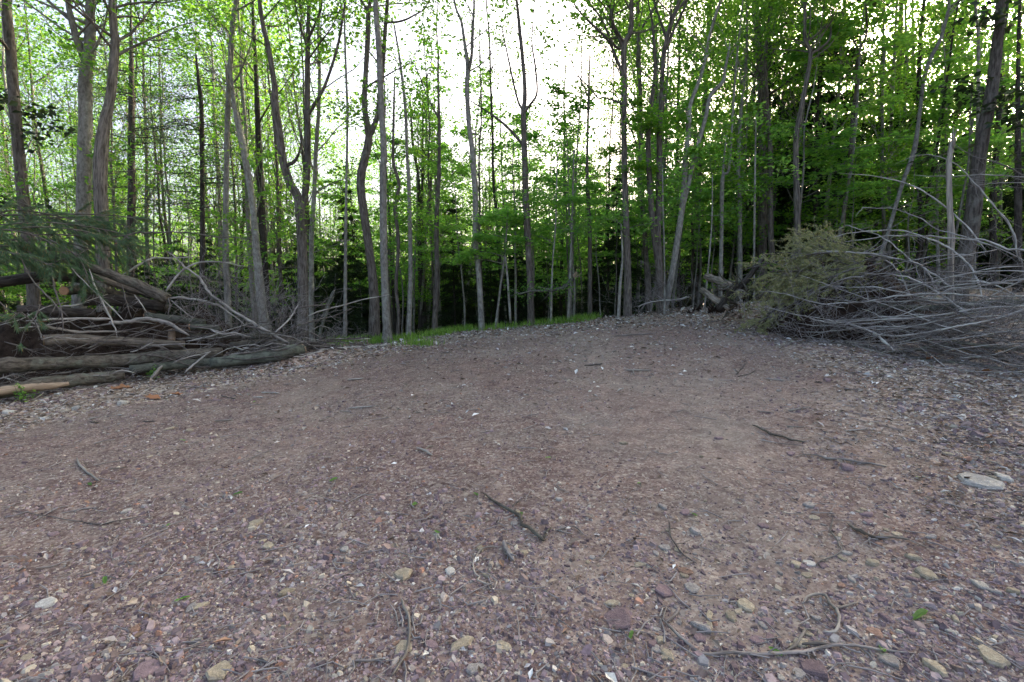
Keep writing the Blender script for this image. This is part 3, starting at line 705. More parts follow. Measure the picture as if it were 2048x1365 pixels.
def plant(kind, x, y, s=1.0, which=None):
    i = int(rng.integers(len(protos[kind]))) if which is None else which
    o = protos[kind][i]
    if not first[kind][i]: o = copy_tree(o)
    first[kind][i] = False
    o.location = (x, y, float(gz(x, y)) - .05); o.rotation_euler = (R(-.03, .03), R(-.03, .03), R(0, 6.283)); o.scale = (s * R(.9, 1.1),) * 2 + (s,)
    tag(o, *wood_label(kind, i, x, y))
def clear_of(x, y):
    """woods only: outside the clearing and its two piles"""
    if y < 14.6 and abs(x) < .80 * y + 2.5: return False
    if y < 12.0 and abs(x) < 12.5: return False
    return True
placed = []
def scatter(kind, n, pxr, Yr, sr, mind=.8, which=None):
    c = 0
    for _ in range(n * 30):
        if c >= n: break
        px = R(*pxr); Y = math.sqrt(R(Yr[0] ** 2, Yr[1] ** 2)); x = (px - 1024) / F * Y
        if not clear_of(x, Y): continue
        if any((x - a) ** 2 + (Y - b) ** 2 < mind ** 2 for a, b in placed): continue
        placed.append((x, Y)); plant(kind, x, Y, R(*sr), which); c += 1
rng = np.random.default_rng(102)
# left third, sky showing through
scatter('sparse', 26, (380, 1480), (15, 26), (.75, 1.1))
scatter('sparse', 8, (0, 400), (14, 24), (.8, 1.1))
scatter('hardwood', 9, (-100, 720), (15.5, 34), (.8, 1.05))
scatter('young', 17, (-100, 760), (15, 30), (.7, 1.1))
scatter('sapling', 22, (0, 800), (15.5, 26), (.7, 1.2))
scatter('hemlock', 6, (-200, 700), (16, 34), (.6, .9))
scatter('hemlock', 16, (-100, 800), (17, 27), (.32, .55), .9, 1)
scatter('hemlock', 34, (80, 1320), (27, 44), (.58, .8), .9, 1)
# centre, open above
scatter('young', 14, (760, 1260), (17, 34), (.5, .75))
scatter('sapling', 34, (760, 1280), (14.8, 26), (.6, 1.1))
scatter('hemlock', 16, (880, 1260), (17, 26), (.34, .5), .8, 1)
scatter('sapling', 18, (780, 1260), (17, 30), (1.0, 1.5), .8, 3)
scatter('hemlock', 40, (150, 1050), (26, 40), (.5, .68), .9, 1)
scatter('hemlock', 18, (1330, 1950), (38, 66), (1.0, 1.3), 1.5, 2)  # tall far hemlocks, added to block the low sun
scatter('hemlock', 18, (1130, 1500), (52, 76), (.95, 1.15), 1.5, 2)  # more sun blockers, added to keep the left woods dim
scatter('hemlock', 50, (-150, 1300), (24, 46), (.42, .66), 1.1, 1)
scatter('hemlock', 20, (1250, 2100), (20, 36), (.6, .9), 1.1, 1)
scatter('hardwood', 3, (780, 1260), (26, 40), (.55, .7))
# right, dense
scatter('hardwood', 24, (1280, 2200), (15, 36), (.8, 1.05))
scatter('young', 32, (1260, 2200), (14.8, 30), (.7, 1.1))
scatter('sapling', 34, (1250, 2200), (14.6, 26), (.7, 1.25))
scatter('sapling', 19, (1120, 1950), (14.6, 18.5), (.9, 1.25))
scatter('hemlock', 20, (1480, 2500), (18, 40), (.7, 1.05))
scatter('pole', 50, (60, 780), (17, 38), (.8, 1.05), .6)
scatter('hemlock', 20, (150, 800), (18, 30), (.33, .48), .8, 1)
scatter('pole', 26, (740, 1260), (16, 38), (.6, .9), .6)
scatter('pole', 30, (1230, 2150), (15.5, 34), (.85, 1.15), .6)
# deeper rows
scatter('hardwood', 10, (-400, 820), (36, 60), (.7, .95), 1.2)
scatter('hardwood', 24, (1250, 2600), (34, 60), (.8, 1.05), 1.2)
scatter('young', 40, (-300, 2400), (30, 52), (.6, .9), 1.0)
scatter('sapling', 40, (-200, 2300), (24, 44), (.8, 1.2), .8)
scatter('hemlock', 20, (-300, 1350), (36, 55), (.45, .65), 1.2, 1)
# wings beside the frame
for _ in range(26):
    s = 1 if rng.random() < .62 else -1
    x = s * R(14.5, 34); y = R(-6, 16 if s > 0 else 7)
    plant('hardwood' if rng.random() < .5 else ('hemlock' if s > 0 else 'young'), x, y, R(.8, 1.0))

def far_wood():
    """the woods beyond, read as one mass"""
    tr = MB(); lv = MB(); pts = []
    n = 420
    az = rng.uniform(-1.25, 1.25, n); d = rng.uniform(56, 100, n)
    for a, dd in zip(az, d):
        x, y = dd * math.sin(a), dd * math.cos(a); z = float(gz(x, y)); h = R(11, 18) if a > .25 or a < -.3 else R(13, 21)
        lx, ly = R(-.6, .6), R(-.6, .6)
        tr.tube([[x, y, z - .2, R(.12, .22)], [x + lx * .5, y + ly * .5, z + h * .5, .1], [x + lx, y + ly, z + h, .03]], 5, cap=False)
        m = 360; q = rng.normal(size=(m, 3)) * np.array([1.6, 1.6, h * .27]); q[:, 2] += h * .55
        q[:, 2] = np.clip(q[:, 2], .3, h * 1.05)
        pts.append(q + np.array([x + lx * .7, y + ly * .7, z]))
    dk = MB(); m = 50000; a = rng.uniform(-1.25, 1.25, m); dd = rng.uniform(46, 60, m)
    q = np.stack([dd * np.sin(a), dd * np.cos(a), np.zeros(m)], 1); q[:, 2] = gz(q[:, 0], q[:, 1]) + rng.beta(1.1, 1.8, m) * 8.0
    dk.leaves(q, .5, tilt=.6)
    lv.leaves(np.vstack(pts), .34, tilt=.5)
    o = obj("far_wood", lv, M["leaf"], None, None, False); tag(o, 'far-off woods closing the view behind all the trunks', 'woods', kind='stuff')
    c = obj('trunks', tr, M['bark_dark'], o); c['kind'] = 'stuff'
    c = obj('evergreen_undergrowth', dk, M['needle_hemlock'], o, None, False); c['kind'] = 'stuff'
far_wood()

rng = np.random.default_rng(103)
# ------------------------------------------------------------------ the two piles
def pile_fn(xs, ybs, k):
    def f(px, py, dj=0.0):
        yb = float(np.interp(px, xs, ybs)); D = float(gdepth(px, yb))
        return at(px, py, D + max(yb - py, -30) * k + dj)
    return f
PL = pile_fn([-200, 0, 239, 400, 560, 700, 800], [835, 806, 768, 748, 732, 706, 690], .0036)
PR = pile_fn([1400, 1480, 1560, 1700, 2048, 2300], [640, 660, 675, 690, 742, 790], .0040)
CE = (0, 400, .3418); CH = (1400, 400, .337); CD = (1450, 0, .3371); CP = (0, 400, .1758); CJ = (330, 580, .1807); CK = (1600, 520, .21875); CS = (1400, 440, .1758); CF = (500, 350, .3418)
def rows(fn, pts, crop=None, dj=0.0, w=None):
    """photo or crop pixels to world rows (x, y, z, r)"""
    out = []
    for k, p in enumerate(pts):
        px, py = p[0], p[1]; ww = p[2] if len(p) > 2 else w
        if crop: px, py, ww = crop[0] + px * crop[2], crop[1] + py * crop[2], ww * crop[2]
        d = dj[k] if isinstance(dj, (list, tuple)) else dj
        q = fn(px, py, d); out.append([*q, ww * .5 * q[1] / F * wide(px)])
    return np.array(out)
def above_ground(P, frac=.6):
    g = gz(P[:, 0], P[:, 1]); P[:, 2] = np.maximum(P[:, 2], g + P[:, 3] * frac); return P

def add_twigs(mb, S, n, L, sub=3, up=0.0, lo=.15, rmin=.0022):
    m = len(S)
    for _ in range(n):
        i = int(R(lo, .98) * (m - 1)); p = S[i, :3]; t = unit(S[min(i + 1, m - 1), :3] - S[max(i - 1, 0), :3])
        sd = unit(np.cross(t, rng.normal(size=3))); d = unit(t * R(.5, 1.1) + sd * R(.4, 1) + np.array([0, 0, up]))
        l = L * R(.3, 1); r0 = max(min(S[i, 3] * .5, .010), rmin); P = [np.r_[p, r0]]; q = p.copy(); dd = d
        for k in range(4):
            dd = unit(dd + rng.normal(size=3) * .16); q = q + dd * l / 4; P.append(np.r_[q, max(r0 * (1 - .2 * (k + 1)), rmin * .7)])
        P = np.array(P); P[:, 2] = np.maximum(P[:, 2], gz(P[:, 0], P[:, 1]) + .01)
        mb.tube(P, 4, cap=False)
        for _ in range(sub):
            j = int(rng.integers(1, 5)); d2 = unit(dd + rng.normal(size=3) * .7) * l * R(.15, .45); b = P[j, :3]
            e = b + d2; e[2] = max(e[2], float(gz(e[0], e[1])) + .01)
            mb.tube([np.r_[b, rmin], np.r_[(b + e) / 2 + rng.normal(size=3) * .015, rmin * .85], np.r_[e, rmin * .6]], 3, cap=False)

def branch(name, label, P, mat='dead_branch', twn=0, twL=.5, cat='branch', group=None, n=4, sides=7, sub=3, up=0.0, ground=True, lo=.15, kids=()):
    S = smooth(P, n)
    m_ = len(S); Ln = np.linalg.norm(np.diff(S[:, :3], axis=0), axis=1).sum()
    u_ = np.linspace(0, 1, m_)[:, None]
    for fq in (2.3, 5.1, 9.7): S[:, :3] += np.sin(u_ * fq * 2 * math.pi * R(.7, 1.3) + rng.uniform(0, 6.28, (1, 3))) * min(Ln, 2.5) * .012 / fq ** .6 * rng.uniform(-1, 1, (1, 3))
    S[:, :3] += rng.normal(size=(m_, 3)) * np.minimum(S[:, 3:4] * .16, .005)
    tt_ = np.linspace(0, 1, m_); S[:, 3] *= np.clip(np.minimum(tt_ * 9 + .45, (1 - tt_) * 9 + .45), 0, 1) * (1 + .1 * rng.normal(size=m_))
    S[:, 3] = np.maximum(S[:, 3], .0015)
    if ground: S = above_ground(S)
    mb = MB(); mb.tube(S, sides, .06)
    org = S[0, :3].copy(); o = obj(name, mb, M[mat], None, org); tag(o, label, cat, group)
    for kp in kids:
        kb = MB(); KS = smooth(kp, 3); KS = above_ground(KS) if ground else KS
        kb.tube(KS, 5, .04); obj('side_branch', kb, M[mat], o, org)
    if twn:
        tb = MB(); add_twigs(tb, S, twn, twL, sub, up, lo); c = obj('twigs', tb, M['twig' if mat != 'dead_dark' else 'dead_dark'], o, org); c['kind'] = 'stuff'
    return o, S

def log(label, P, bark='bark_log', cuts=(), cutm='wood_cut_old', group=None, n=5, ground=True):
    S = smooth(P, n)
    S[:, :3] += rng.normal(size=(len(S), 3)) * S[:, 3:4] * .05
    if ground: S = above_ground(S, .75)
    mb = MB(); mb.tube(S, 16, .045)
    org = S[0, :3].copy(); o = obj('log', mb, M[bark], None, org); tag(o, label, 'log', group)
    for e in cuts:
        i, j = (0, 1) if e == 'start' else (-1, -2)
        ax = unit(S[i, :3] - S[j, :3]); u = unit(np.cross(ax, [0, 0, 1.])); v = np.cross(ax, u)
        th = np.linspace(0, 2 * math.pi, 20, endpoint=False); rr = S[i, 3] * 1.03 * (1 + .03 * rng.normal(size=20))
        ring = S[i, :3] + (u * np.cos(th)[:, None] + v * np.sin(th)[:, None]) * rr[:, None]
        cb = MB(); V = np.vstack([ring - ax * .012, ring + ax * .008, S[i, :3] + ax * .010])
        k = np.arange(20); k2 = (k + 1) % 20
        cb.add(V, np.stack([k, k2, k2 + 20, k + 20], -1), np.stack([k + 20, k2 + 20, np.full(20, 40)], -1))
        c = cb.mesh('cut_end', S[i, :3], False); co = bpy.data.objects.new('cut_end', c); col.objects.link(co); c.materials.append(M[cutm]); co.parent = o; co.location = S[i, :3] - org
    return o, S

def mound(label, cx, cy, rx, ry, h, rot, seed):
    nr, na = 22, 56
    V = []; ca, sa = math.cos(rot), math.sin(rot)
    for i in range(nr + 1):
        t = i / nr
        for k in range(na):
            a = 2 * math.pi * k / na; lx, ly = math.cos(a) * t * rx, math.sin(a) * t * ry
            x = cx + lx * ca - ly * sa; y = cy + lx * sa + ly * ca
            V.append([x, y, t])
    V = np.array(V); t = V[:, 2].copy()
    prof = (1 - t ** 2) ** .8
    hgt = h * prof * (1 + 1.3 * fbm(V[:, 0] * 1.8, V[:, 1] * 1.8, seed, 4)) + fbm(V[:, 0] * 6, V[:, 1] * 6, seed + 9, 2) * .12 * prof
    V[:, 2] = gz(V[:, 0], V[:, 1]) + hgt - .06 * t
    i = np.arange(nr)[:, None] * na; j = np.arange(na)[None]; j2 = (j + 1) % na
    mb = MB(); mb.add(V, np.stack([i + j, i + na + j, i + na + j2, i + j2], -1).reshape(-1, 4))
    o = obj('soil_mound', mb, M['soil'], None, np.array([cx, cy, float(gz(cx, cy))])); tag(o, label, 'mound'); return o

c = PL(170, 640); mound('added dark soil and bark heap filling the shaded gaps under the stacked logs', -7.9, 9.6, 2.9, .95, 1.25, .55, 3)  # mostly hidden filler heap, added to darken the gaps between logs
c = PR(1790, 560); mound('brown root soil heap behind the arching grey branches', c[0], c[1] + 1.0, 1.5, 1.0, 1.15, -.4, 7)

# ---- logs of the left pile
o, S = log('split log with pale torn wood at the foot of the pile', rows(PL, [(-300, 1185, 110), (0, 1130, 105), (250, 1075, 110), (450, 1055, 100), (600, 1040, 90), (720, 1025, 75)], CE, -.1))
sb = MB(); P = rows(PL, [(-300, 1160, 70), (0, 1120, 75), (160, 1100, 70), (300, 1090, 55), (400, 1076, 32)], CE, -.22); sb.tube(smooth(P, 5), 10, .08)
obj('split_face', sb, M['wood_split'], o, np.array(o.location))['label'] = 'pale torn wood face'
log('longest grey log lying right above the split one', rows(PL, [(-250, 985, 150), (0, 975, 140), (250, 960, 112), (450, 950, 100), (700, 940, 95), (1000, 912, 80), (1300, 892, 60)], CE), 'bark_log')
log('smooth grey log with a flaking broken end nearest the gravel', rows(PL, [(1240, 955, 72), (1450, 930, 80), (1600, 915, 85), (1700, 892, 84), (1765, 872, 72)], CE, -.1), 'bark_log_green', ('end',), 'wood_split')
log('rough pale-barked log with a sawn tan end, above the longest log', rows(PL, [(255, 822, 84), (400, 815, 84), (500, 820, 80), (800, 832, 64), (1080, 850, 50)], CE, .12), 'bark_log_pale', ('start',))
log('greenish log with pinkish sawn end lying behind the rough pale log', rows(PL, [(850, 680, 54), (1000, 695, 52), (1200, 718, 42)], CE, .3), 'bark_log_green', ('start',))
log('thick dark log slanting down through the top of the pile', rows(PL, [(350, 285, 58), (450, 365, 62), (600, 420, 66), (800, 495, 74), (980, 585, 84)], CE, [.1, .05, 0, 0, 0]), 'bark_log', ground=False)
log('grey log with peeling bark tucked under the slanting one', rows(PL, [(420, 395, 50), (600, 462, 60), (700, 500, 56), (900, 560, 50)], CE, .45), 'bark_log_pale', ground=False)
log('log showing a round orange sawn end under the pine boughs', rows(PL, [(372, 532, 66), (520, 528, 70), (700, 560, 70), (980, 640, 60)], CE, [.1, .35, .5, .7]), 'bark_log', ('start',), 'wood_cut', ground=False)
log('dark log beneath the orange-ended log', rows(PL, [(480, 590, 85), (700, 590, 85), (960, 625, 80)], CE, .35), 'bark_dark')
log('half-buried dark log low in the back of the pile', rows(PL, [(100, 640, 70), (300, 650, 70), (560, 665, 64)], CE, .5), 'bark_dark')
log('dark log behind the pine boughs at the outer end of the pile', rows(PL, [(-250, 500, 90), (0, 480, 90), (300, 450, 80), (560, 470, 60)], CE, .7), 'bark_dark', ground=False)
log('short stub log standing on end with orange torn wood', rows(PL, [(1005, 830, 46), (1005, 790, 44), (1003, 760, 40)], CE, .25), 'wood_cut_old')
log('short sawn log with red end among the twigs', rows(PL, [(1110, 745, 44), (1200, 745, 44), (1290, 760, 36)], CE, .2), 'bark_log_green', ('start',), 'wood_cut')
log('low brown log under the dead twigs beyond the flaking log', rows(PL, [(1100, 800, 46), (1300, 800, 44), (1500, 800, 40), (1720, 820, 34)], CE, .35), 'bark_log')
log('brown log running behind the smooth flaking log', rows(PL, [(1350, 850, 40), (1550, 835, 46), (1750, 850, 50), (1900, 870, 40)], CE, .3), 'bark_log')
log('mossy log end buried in the scraped leaf litter', rows(PL, [(760, 990, 60), (950, 975, 62), (1150, 955, 62), (1260, 950, 60)], CE, -.05), 'bark_log_green')
def bt(label, pts, mat='dead_branch', crop=CE, fn=PL, dj=0.0, tw=4, twL=.45, w=12, name='branch', group=None, **k):
    return branch(name, label, rows(fn, pts, crop, dj, w), mat, tw, twL, group=group, **k)
bt('pale knotted branch bridging the middle of the log pile', [(640, 722, 26), (740, 712, 28), (860, 700, 30), (930, 705, 30), (1010, 738, 26), (1110, 795, 16)], tw=2, dj=-.15)
bt('weathered tan pole above the sawn tan log end', [(180, 720, 22), (320, 752, 24), (440, 772, 24), (560, 775, 20), (760, 765, 12)], 'peeled', tw=1, dj=-.05)
bt('thin grey pole behind the weathered tan pole', [(150, 705, 14), (450, 695, 20), (660, 700, 22)], tw=3, dj=.1)
bt('long pale branch slanting from the slanting log down to the gravel edge', [(985, 305, 9), (1080, 390, 12), (1180, 470, 16), (1220, 540, 16), (1320, 620, 17), (1450, 700, 18), (1560, 770, 19), (1690, 835, 18)], tw=8, dj=-.1)
bt('thin branch arching out above the dead twigs from the pine boughs', [(690, 255, 14), (740, 215, 13), (850, 190, 12), (1000, 190, 11), (1200, 205, 9), (1350, 220, 7), (1490, 240, 4)], 'dead_dark', tw=9, twL=.7, ground=False)
bt('smooth branch poking out of the dark end of the slanting log', [(985, 578, 16), (1100, 575, 16), (1200, 595, 15), (1300, 632, 12), (1450, 742, 8)], tw=5)
bt('forked upright branch rising from the end of the slanting log', [(975, 540, 18), (1030, 450, 17), (1130, 380, 14), (1220, 360, 11), (1350, 375, 8), (1440, 390, 5)], tw=7, ground=False)
bt('bent branch springing from the slanting log near the pine boughs', [(720, 440, 14), (850, 360, 15), (900, 340, 12), (950, 340, 11), (1130, 335, 7)], tw=4, ground=False)
for k, pts in enumerate([[(300, 395, 15), (320, 520, 18), (360, 650, 16), (370, 785, 13)], [(520, 405, 16), (580, 560, 17), (650, 700, 16), (690, 805, 12)], [(100, 300, 12), (180, 450, 16), (300, 590, 17), (400, 685, 17)],
                         [(400, 370, 10), (480, 470, 12), (600, 580, 14), (740, 725, 11)], [(715, 500, 12), (740, 600, 13), (768, 692, 12)], [(785, 555, 10), (820, 600, 11), (860, 660, 10)], [(985, 575, 14), (995, 620, 13), (980, 670, 11)],
                         [(1000, 585, 11), (1060, 640, 11), (1130, 695, 10)], [(-40, 560, 10), (60, 650, 12), (190, 700, 12), (240, 800, 9)], [(160, 665, 12), (210, 720, 13), (245, 810, 9)]]):
    bt('bare stick hanging down over the face of the log pile', [(a, b, w * .68) for a, b, w in pts], 'dead_branch' if k % 2 else 'dead_dark', w=8, tw=6, twL=.4, dj=-.2, name='stick', group='sticks hanging over the logs', cat='stick', ground=True)
bt('crooked pale stick rising beside the brown forked trunk', [(1605, 782, 10), (1690, 700, 10), (1725, 650, 9), (1745, 605, 5)], tw=6, twL=.4, dj=-.1, name='stick', cat='stick')
bt('pale straight stick stuck in the scraped leaf heap', [(1080, 1012, 14), (1150, 950, 14), (1228, 888, 12)], tw=0, dj=-.2, name='stick', cat='stick')
bt('broken whitish stick end on the leaf heap by the mossy log', [(885, 1045, 26), (915, 1010, 24), (950, 970, 14)], 'peeled', tw=0, dj=-.15, name='stick', cat='stick', sides=6)
bt('thin dark bowed stick leaning on the longest log', [(715, 972, 7), (830, 912, 9), (900, 890, 8), (970, 872, 6)], 'dead_dark', tw=2, dj=-.25, name='stick', cat='stick')
bt('dark stick lying flat on the litter below the split log', [(430, 1130, 10), (520, 1128, 18), (640, 1132, 20), (740, 1128, 18)], 'dead_dark', tw=0, dj=-.1, name='stick', cat='stick')
bt('pale splinter leaning against the split log', [(180, 1182, 10), (220, 1155, 12), (255, 1130, 10)], 'peeled', tw=0, dj=-.2, name='stick', cat='stick')
bt('thin branch draped along the top of the flaking log', [(500, 740, 6), (700, 660, 11), (950, 610, 13), (1080, 620, 13), (1230, 600, 13), (1400, 618, 11), (1560, 625, 8)], crop=CJ, dj=-.15, tw=4)
bt('cut twig bundle piece pointing at the smooth grey trunk', [(1180, 690, 14), (1400, 700, 16), (1560, 722, 16), (1850, 745, 10)], crop=CJ, dj=-.15, tw=3)
bt('grey cut pole beside the end of the flaking log', [(1420, 740, 18), (1580, 745, 20), (1760, 750, 18)], crop=CJ, dj=-.2, tw=0, name='stick', cat='stick')
bt('long grey pole lying along the gravel edge towards the smooth trunk', [(500, 1062, 14), (600, 1030, 18), (680, 1018, 19), (760, 1008, 18), (822, 1004, 14)], crop=CF, dj=0, tw=2)
bt('thin long stick running from the slender slanting branch over the litter', [(1160, 480, 12), (1380, 520, 13), (1560, 590, 13), (1700, 660, 11), (1870, 740, 8)], crop=CJ, dj=-.15, tw=4)
bt('thin grey branch lying behind the logs towards the woods', [(1500, 520, 8), (1680, 555, 10), (1850, 568, 10), (2040, 590, 7)], crop=CJ, dj=.6, tw=6)
bt('arched bramble stem by the brown forked trunk', [(1590, 480, 6), (1660, 425, 7), (1740, 400, 7), (1830, 430, 6), (1900, 490, 4)], crop=CJ, dj=.7, tw=2)
for k in range(78):
    x0 = R(-60, 620); y0 = float(np.interp(x0, [0, 240, 420, 620], [800, 760, 735, 715])) - abs(rng.normal()) * (85 if x0 < 380 else 38) - 6
    L = R(40, 170); a = R(-.45, .35)
    pts = [(x0 + L * t * math.cos(a), y0 + L * t * math.sin(a) + R(-5, 5), R(2.5, 5.5) * (1 - .55 * t)) for t in (0, .33, .66, 1)]
    branch('stick', 'thin dead stick jumbled among the stacked logs', rows(PL, pts, None, R(-.25, .25)), 'dead_branch' if rng.random() < .4 else 'dead_dark', 7, .4, 'stick', 'loose sticks in the log pile', 3, 5)

for k in range(26):
    x0 = R(470, 690); y0 = float(np.interp(x0, [470, 700], [722, 700])) - R(0, 26); L = R(50, 150); a = R(-.12, .22)
    pts = [(x0 + L * t * math.cos(a), y0 + L * t * math.sin(a) * .5 + R(-3, 3), R(2, 4.5) * (1 - .5 * t)) for t in (0, .33, .66, 1)]
    branch('stick', 'thin dead stick strewn past the end of the flaking log', rows(PL, pts, None, R(-.2, .4)), ('dead_branch', 'dead_dark')[k % 2], 6, .4, 'stick', 'sticks past the flaking log', 3, 5)
rng = np.random.default_rng(104)
# ---- pine boughs over the logs
def bough(label, P, needm, n_tw, twL, style, group, name='pine_bough', droop=.25, tuft=.10, dens=1.0):
    S = smooth(P, 5); mb = MB(); mb.tube(S, 6, .05); tb = MB(); nb = MB()
    org = S[0, :3].copy(); o = obj(name, mb, M['dead_dark'], None, org); tag(o, label, 'bough', group)
    NP, ND = [], []
    for _ in range(n_tw):
        i = int(R(.12, .99) * (len(S) - 1)); t = unit(S[min(i + 1, len(S) - 1), :3] - S[max(i - 1, 0), :3]); p = S[i, :3]
        sd = unit(np.cross(t, rng.normal(size=3))); d = unit(t * R(.4, 1) + sd * R(.3, .9) + np.array([0, 0, -droop])); l = twL * R(.35, 1)
        pts = [p]; q = p.copy(); dd = d
        for k in range(4):
            dd = unit(dd + rng.normal(size=3) * .12 + np.array([0, 0, -droop * .35])); q = q + dd * l / 4; pts.append(q.copy())
        pts = np.array(pts); pts[:, 2] = np.maximum(pts[:, 2], gz(pts[:, 0], pts[:, 1]) + .03)
        tb.tube(np.hstack([pts, np.linspace(.004, .0018, 5)[:, None]]), 3, cap=False)
        if style == 'pine':
            m = int(420 * l * dens) + 30; tt = rng.uniform(.2, 1.0, m); k = np.clip((tt * 4).astype(int), 0, 3)
            q = pts[k] + (pts[k + 1] - pts[k]) * (tt * 4 - k)[:, None]
            NP.append(q); ND.append(unit(dd)[None] * .9 + rng.normal(size=(m, 3)) * .42 + np.array([0, 0, -.25]))
        else:
            for s_ in range(7):
                k = int(rng.integers(1, 5)); e = unit(dd + rng.normal(size=3) * .6 + np.array([0, 0, -.1])) * l * R(.2, .5); b = pts[k]
                tb.tube([np.r_[b, .0016], np.r_[b + e * .5, .0014], np.r_[b + e, .001]], 3, cap=False)
                m = int(150 * np.linalg.norm(e) * dens) + 10; tt = rng.uniform(0, 1, (m, 1))
                NP.append(b + e * tt); ND.append(unit(e)[None] * .7 + rng.normal(size=(m, 3)) * .6)
    nb.needles(np.vstack(NP), np.vstack(ND), tuft, .0060 if style == 'pine' else .0075)
    obj('twigs', tb, M['twig'], o, org)['kind'] = 'stuff'
    nd = obj('needles', nb, M[needm], o, org, False); nd['kind'] = 'stuff'
    return o
for k, (pts, lab) in enumerate([
    ([(-60, 433, 6), (40, 430, 6), (80, 430, 5), (150, 429, 4), (220, 431, 3), (300, 440, 2)], 'longest pine bough reaching out along the top of the log pile'),
    ([(-60, 440, 5), (28, 421, 4), (90, 428, 4), (150, 441, 3), (190, 455, 2)], None), ([(-80, 455, 6), (30, 462, 5), (90, 480, 4), (130, 510, 2)], None),
    ([(-60, 470, 6), (60, 455, 5), (150, 460, 4), (230, 480, 3), (270, 505, 2)], None), ([(-60, 480, 6), (60, 480, 5), (130, 485, 4), (190, 500, 3), (250, 500, 2)], None),
    ([(-60, 500, 6), (20, 492, 5), (80, 500, 4), (140, 520, 3)], None), ([(0, 450, 5), (80, 445, 4), (160, 452, 3), (240, 468, 3), (285, 500, 2)], None),
    ([(-80, 520, 5), (0, 505, 4), (60, 515, 3), (110, 535, 2)], None), ([(60, 470, 4), (130, 470, 4), (200, 475, 3), (265, 470, 2)], None), ([(20, 440, 4), (110, 436, 4), (200, 440, 3), (260, 455, 2)], None),
    ([(100, 480, 4), (150, 510, 4), (170, 540, 3), (178, 570, 2)], None), ([(-40, 470, 4), (10, 500, 4), (50, 520, 3), (90, 515, 2)], None)]):
    bough(lab or 'drooping dark green pine bough heaped on the log pile', rows(PL, pts, None, R(-.3, .25)), 'needle_pine', 22, .55, 'pine', None if lab else 'pine boughs on the log pile', droop=.3)
for pts in [[(60, 640, 3), (40, 625, 3), (20, 640, 2), (-10, 650, 2)], [(80, 610, 3), (70, 635, 3), (50, 660, 2), (40, 690, 2)]]:
    bough('small green pine sprig caught low in the log pile', rows(PL, pts, None, -.3), 'needle_pine', 6, .3, 'pine', 'pine sprigs low in the pile', 'pine_sprig')

rng = np.random.default_rng(105)
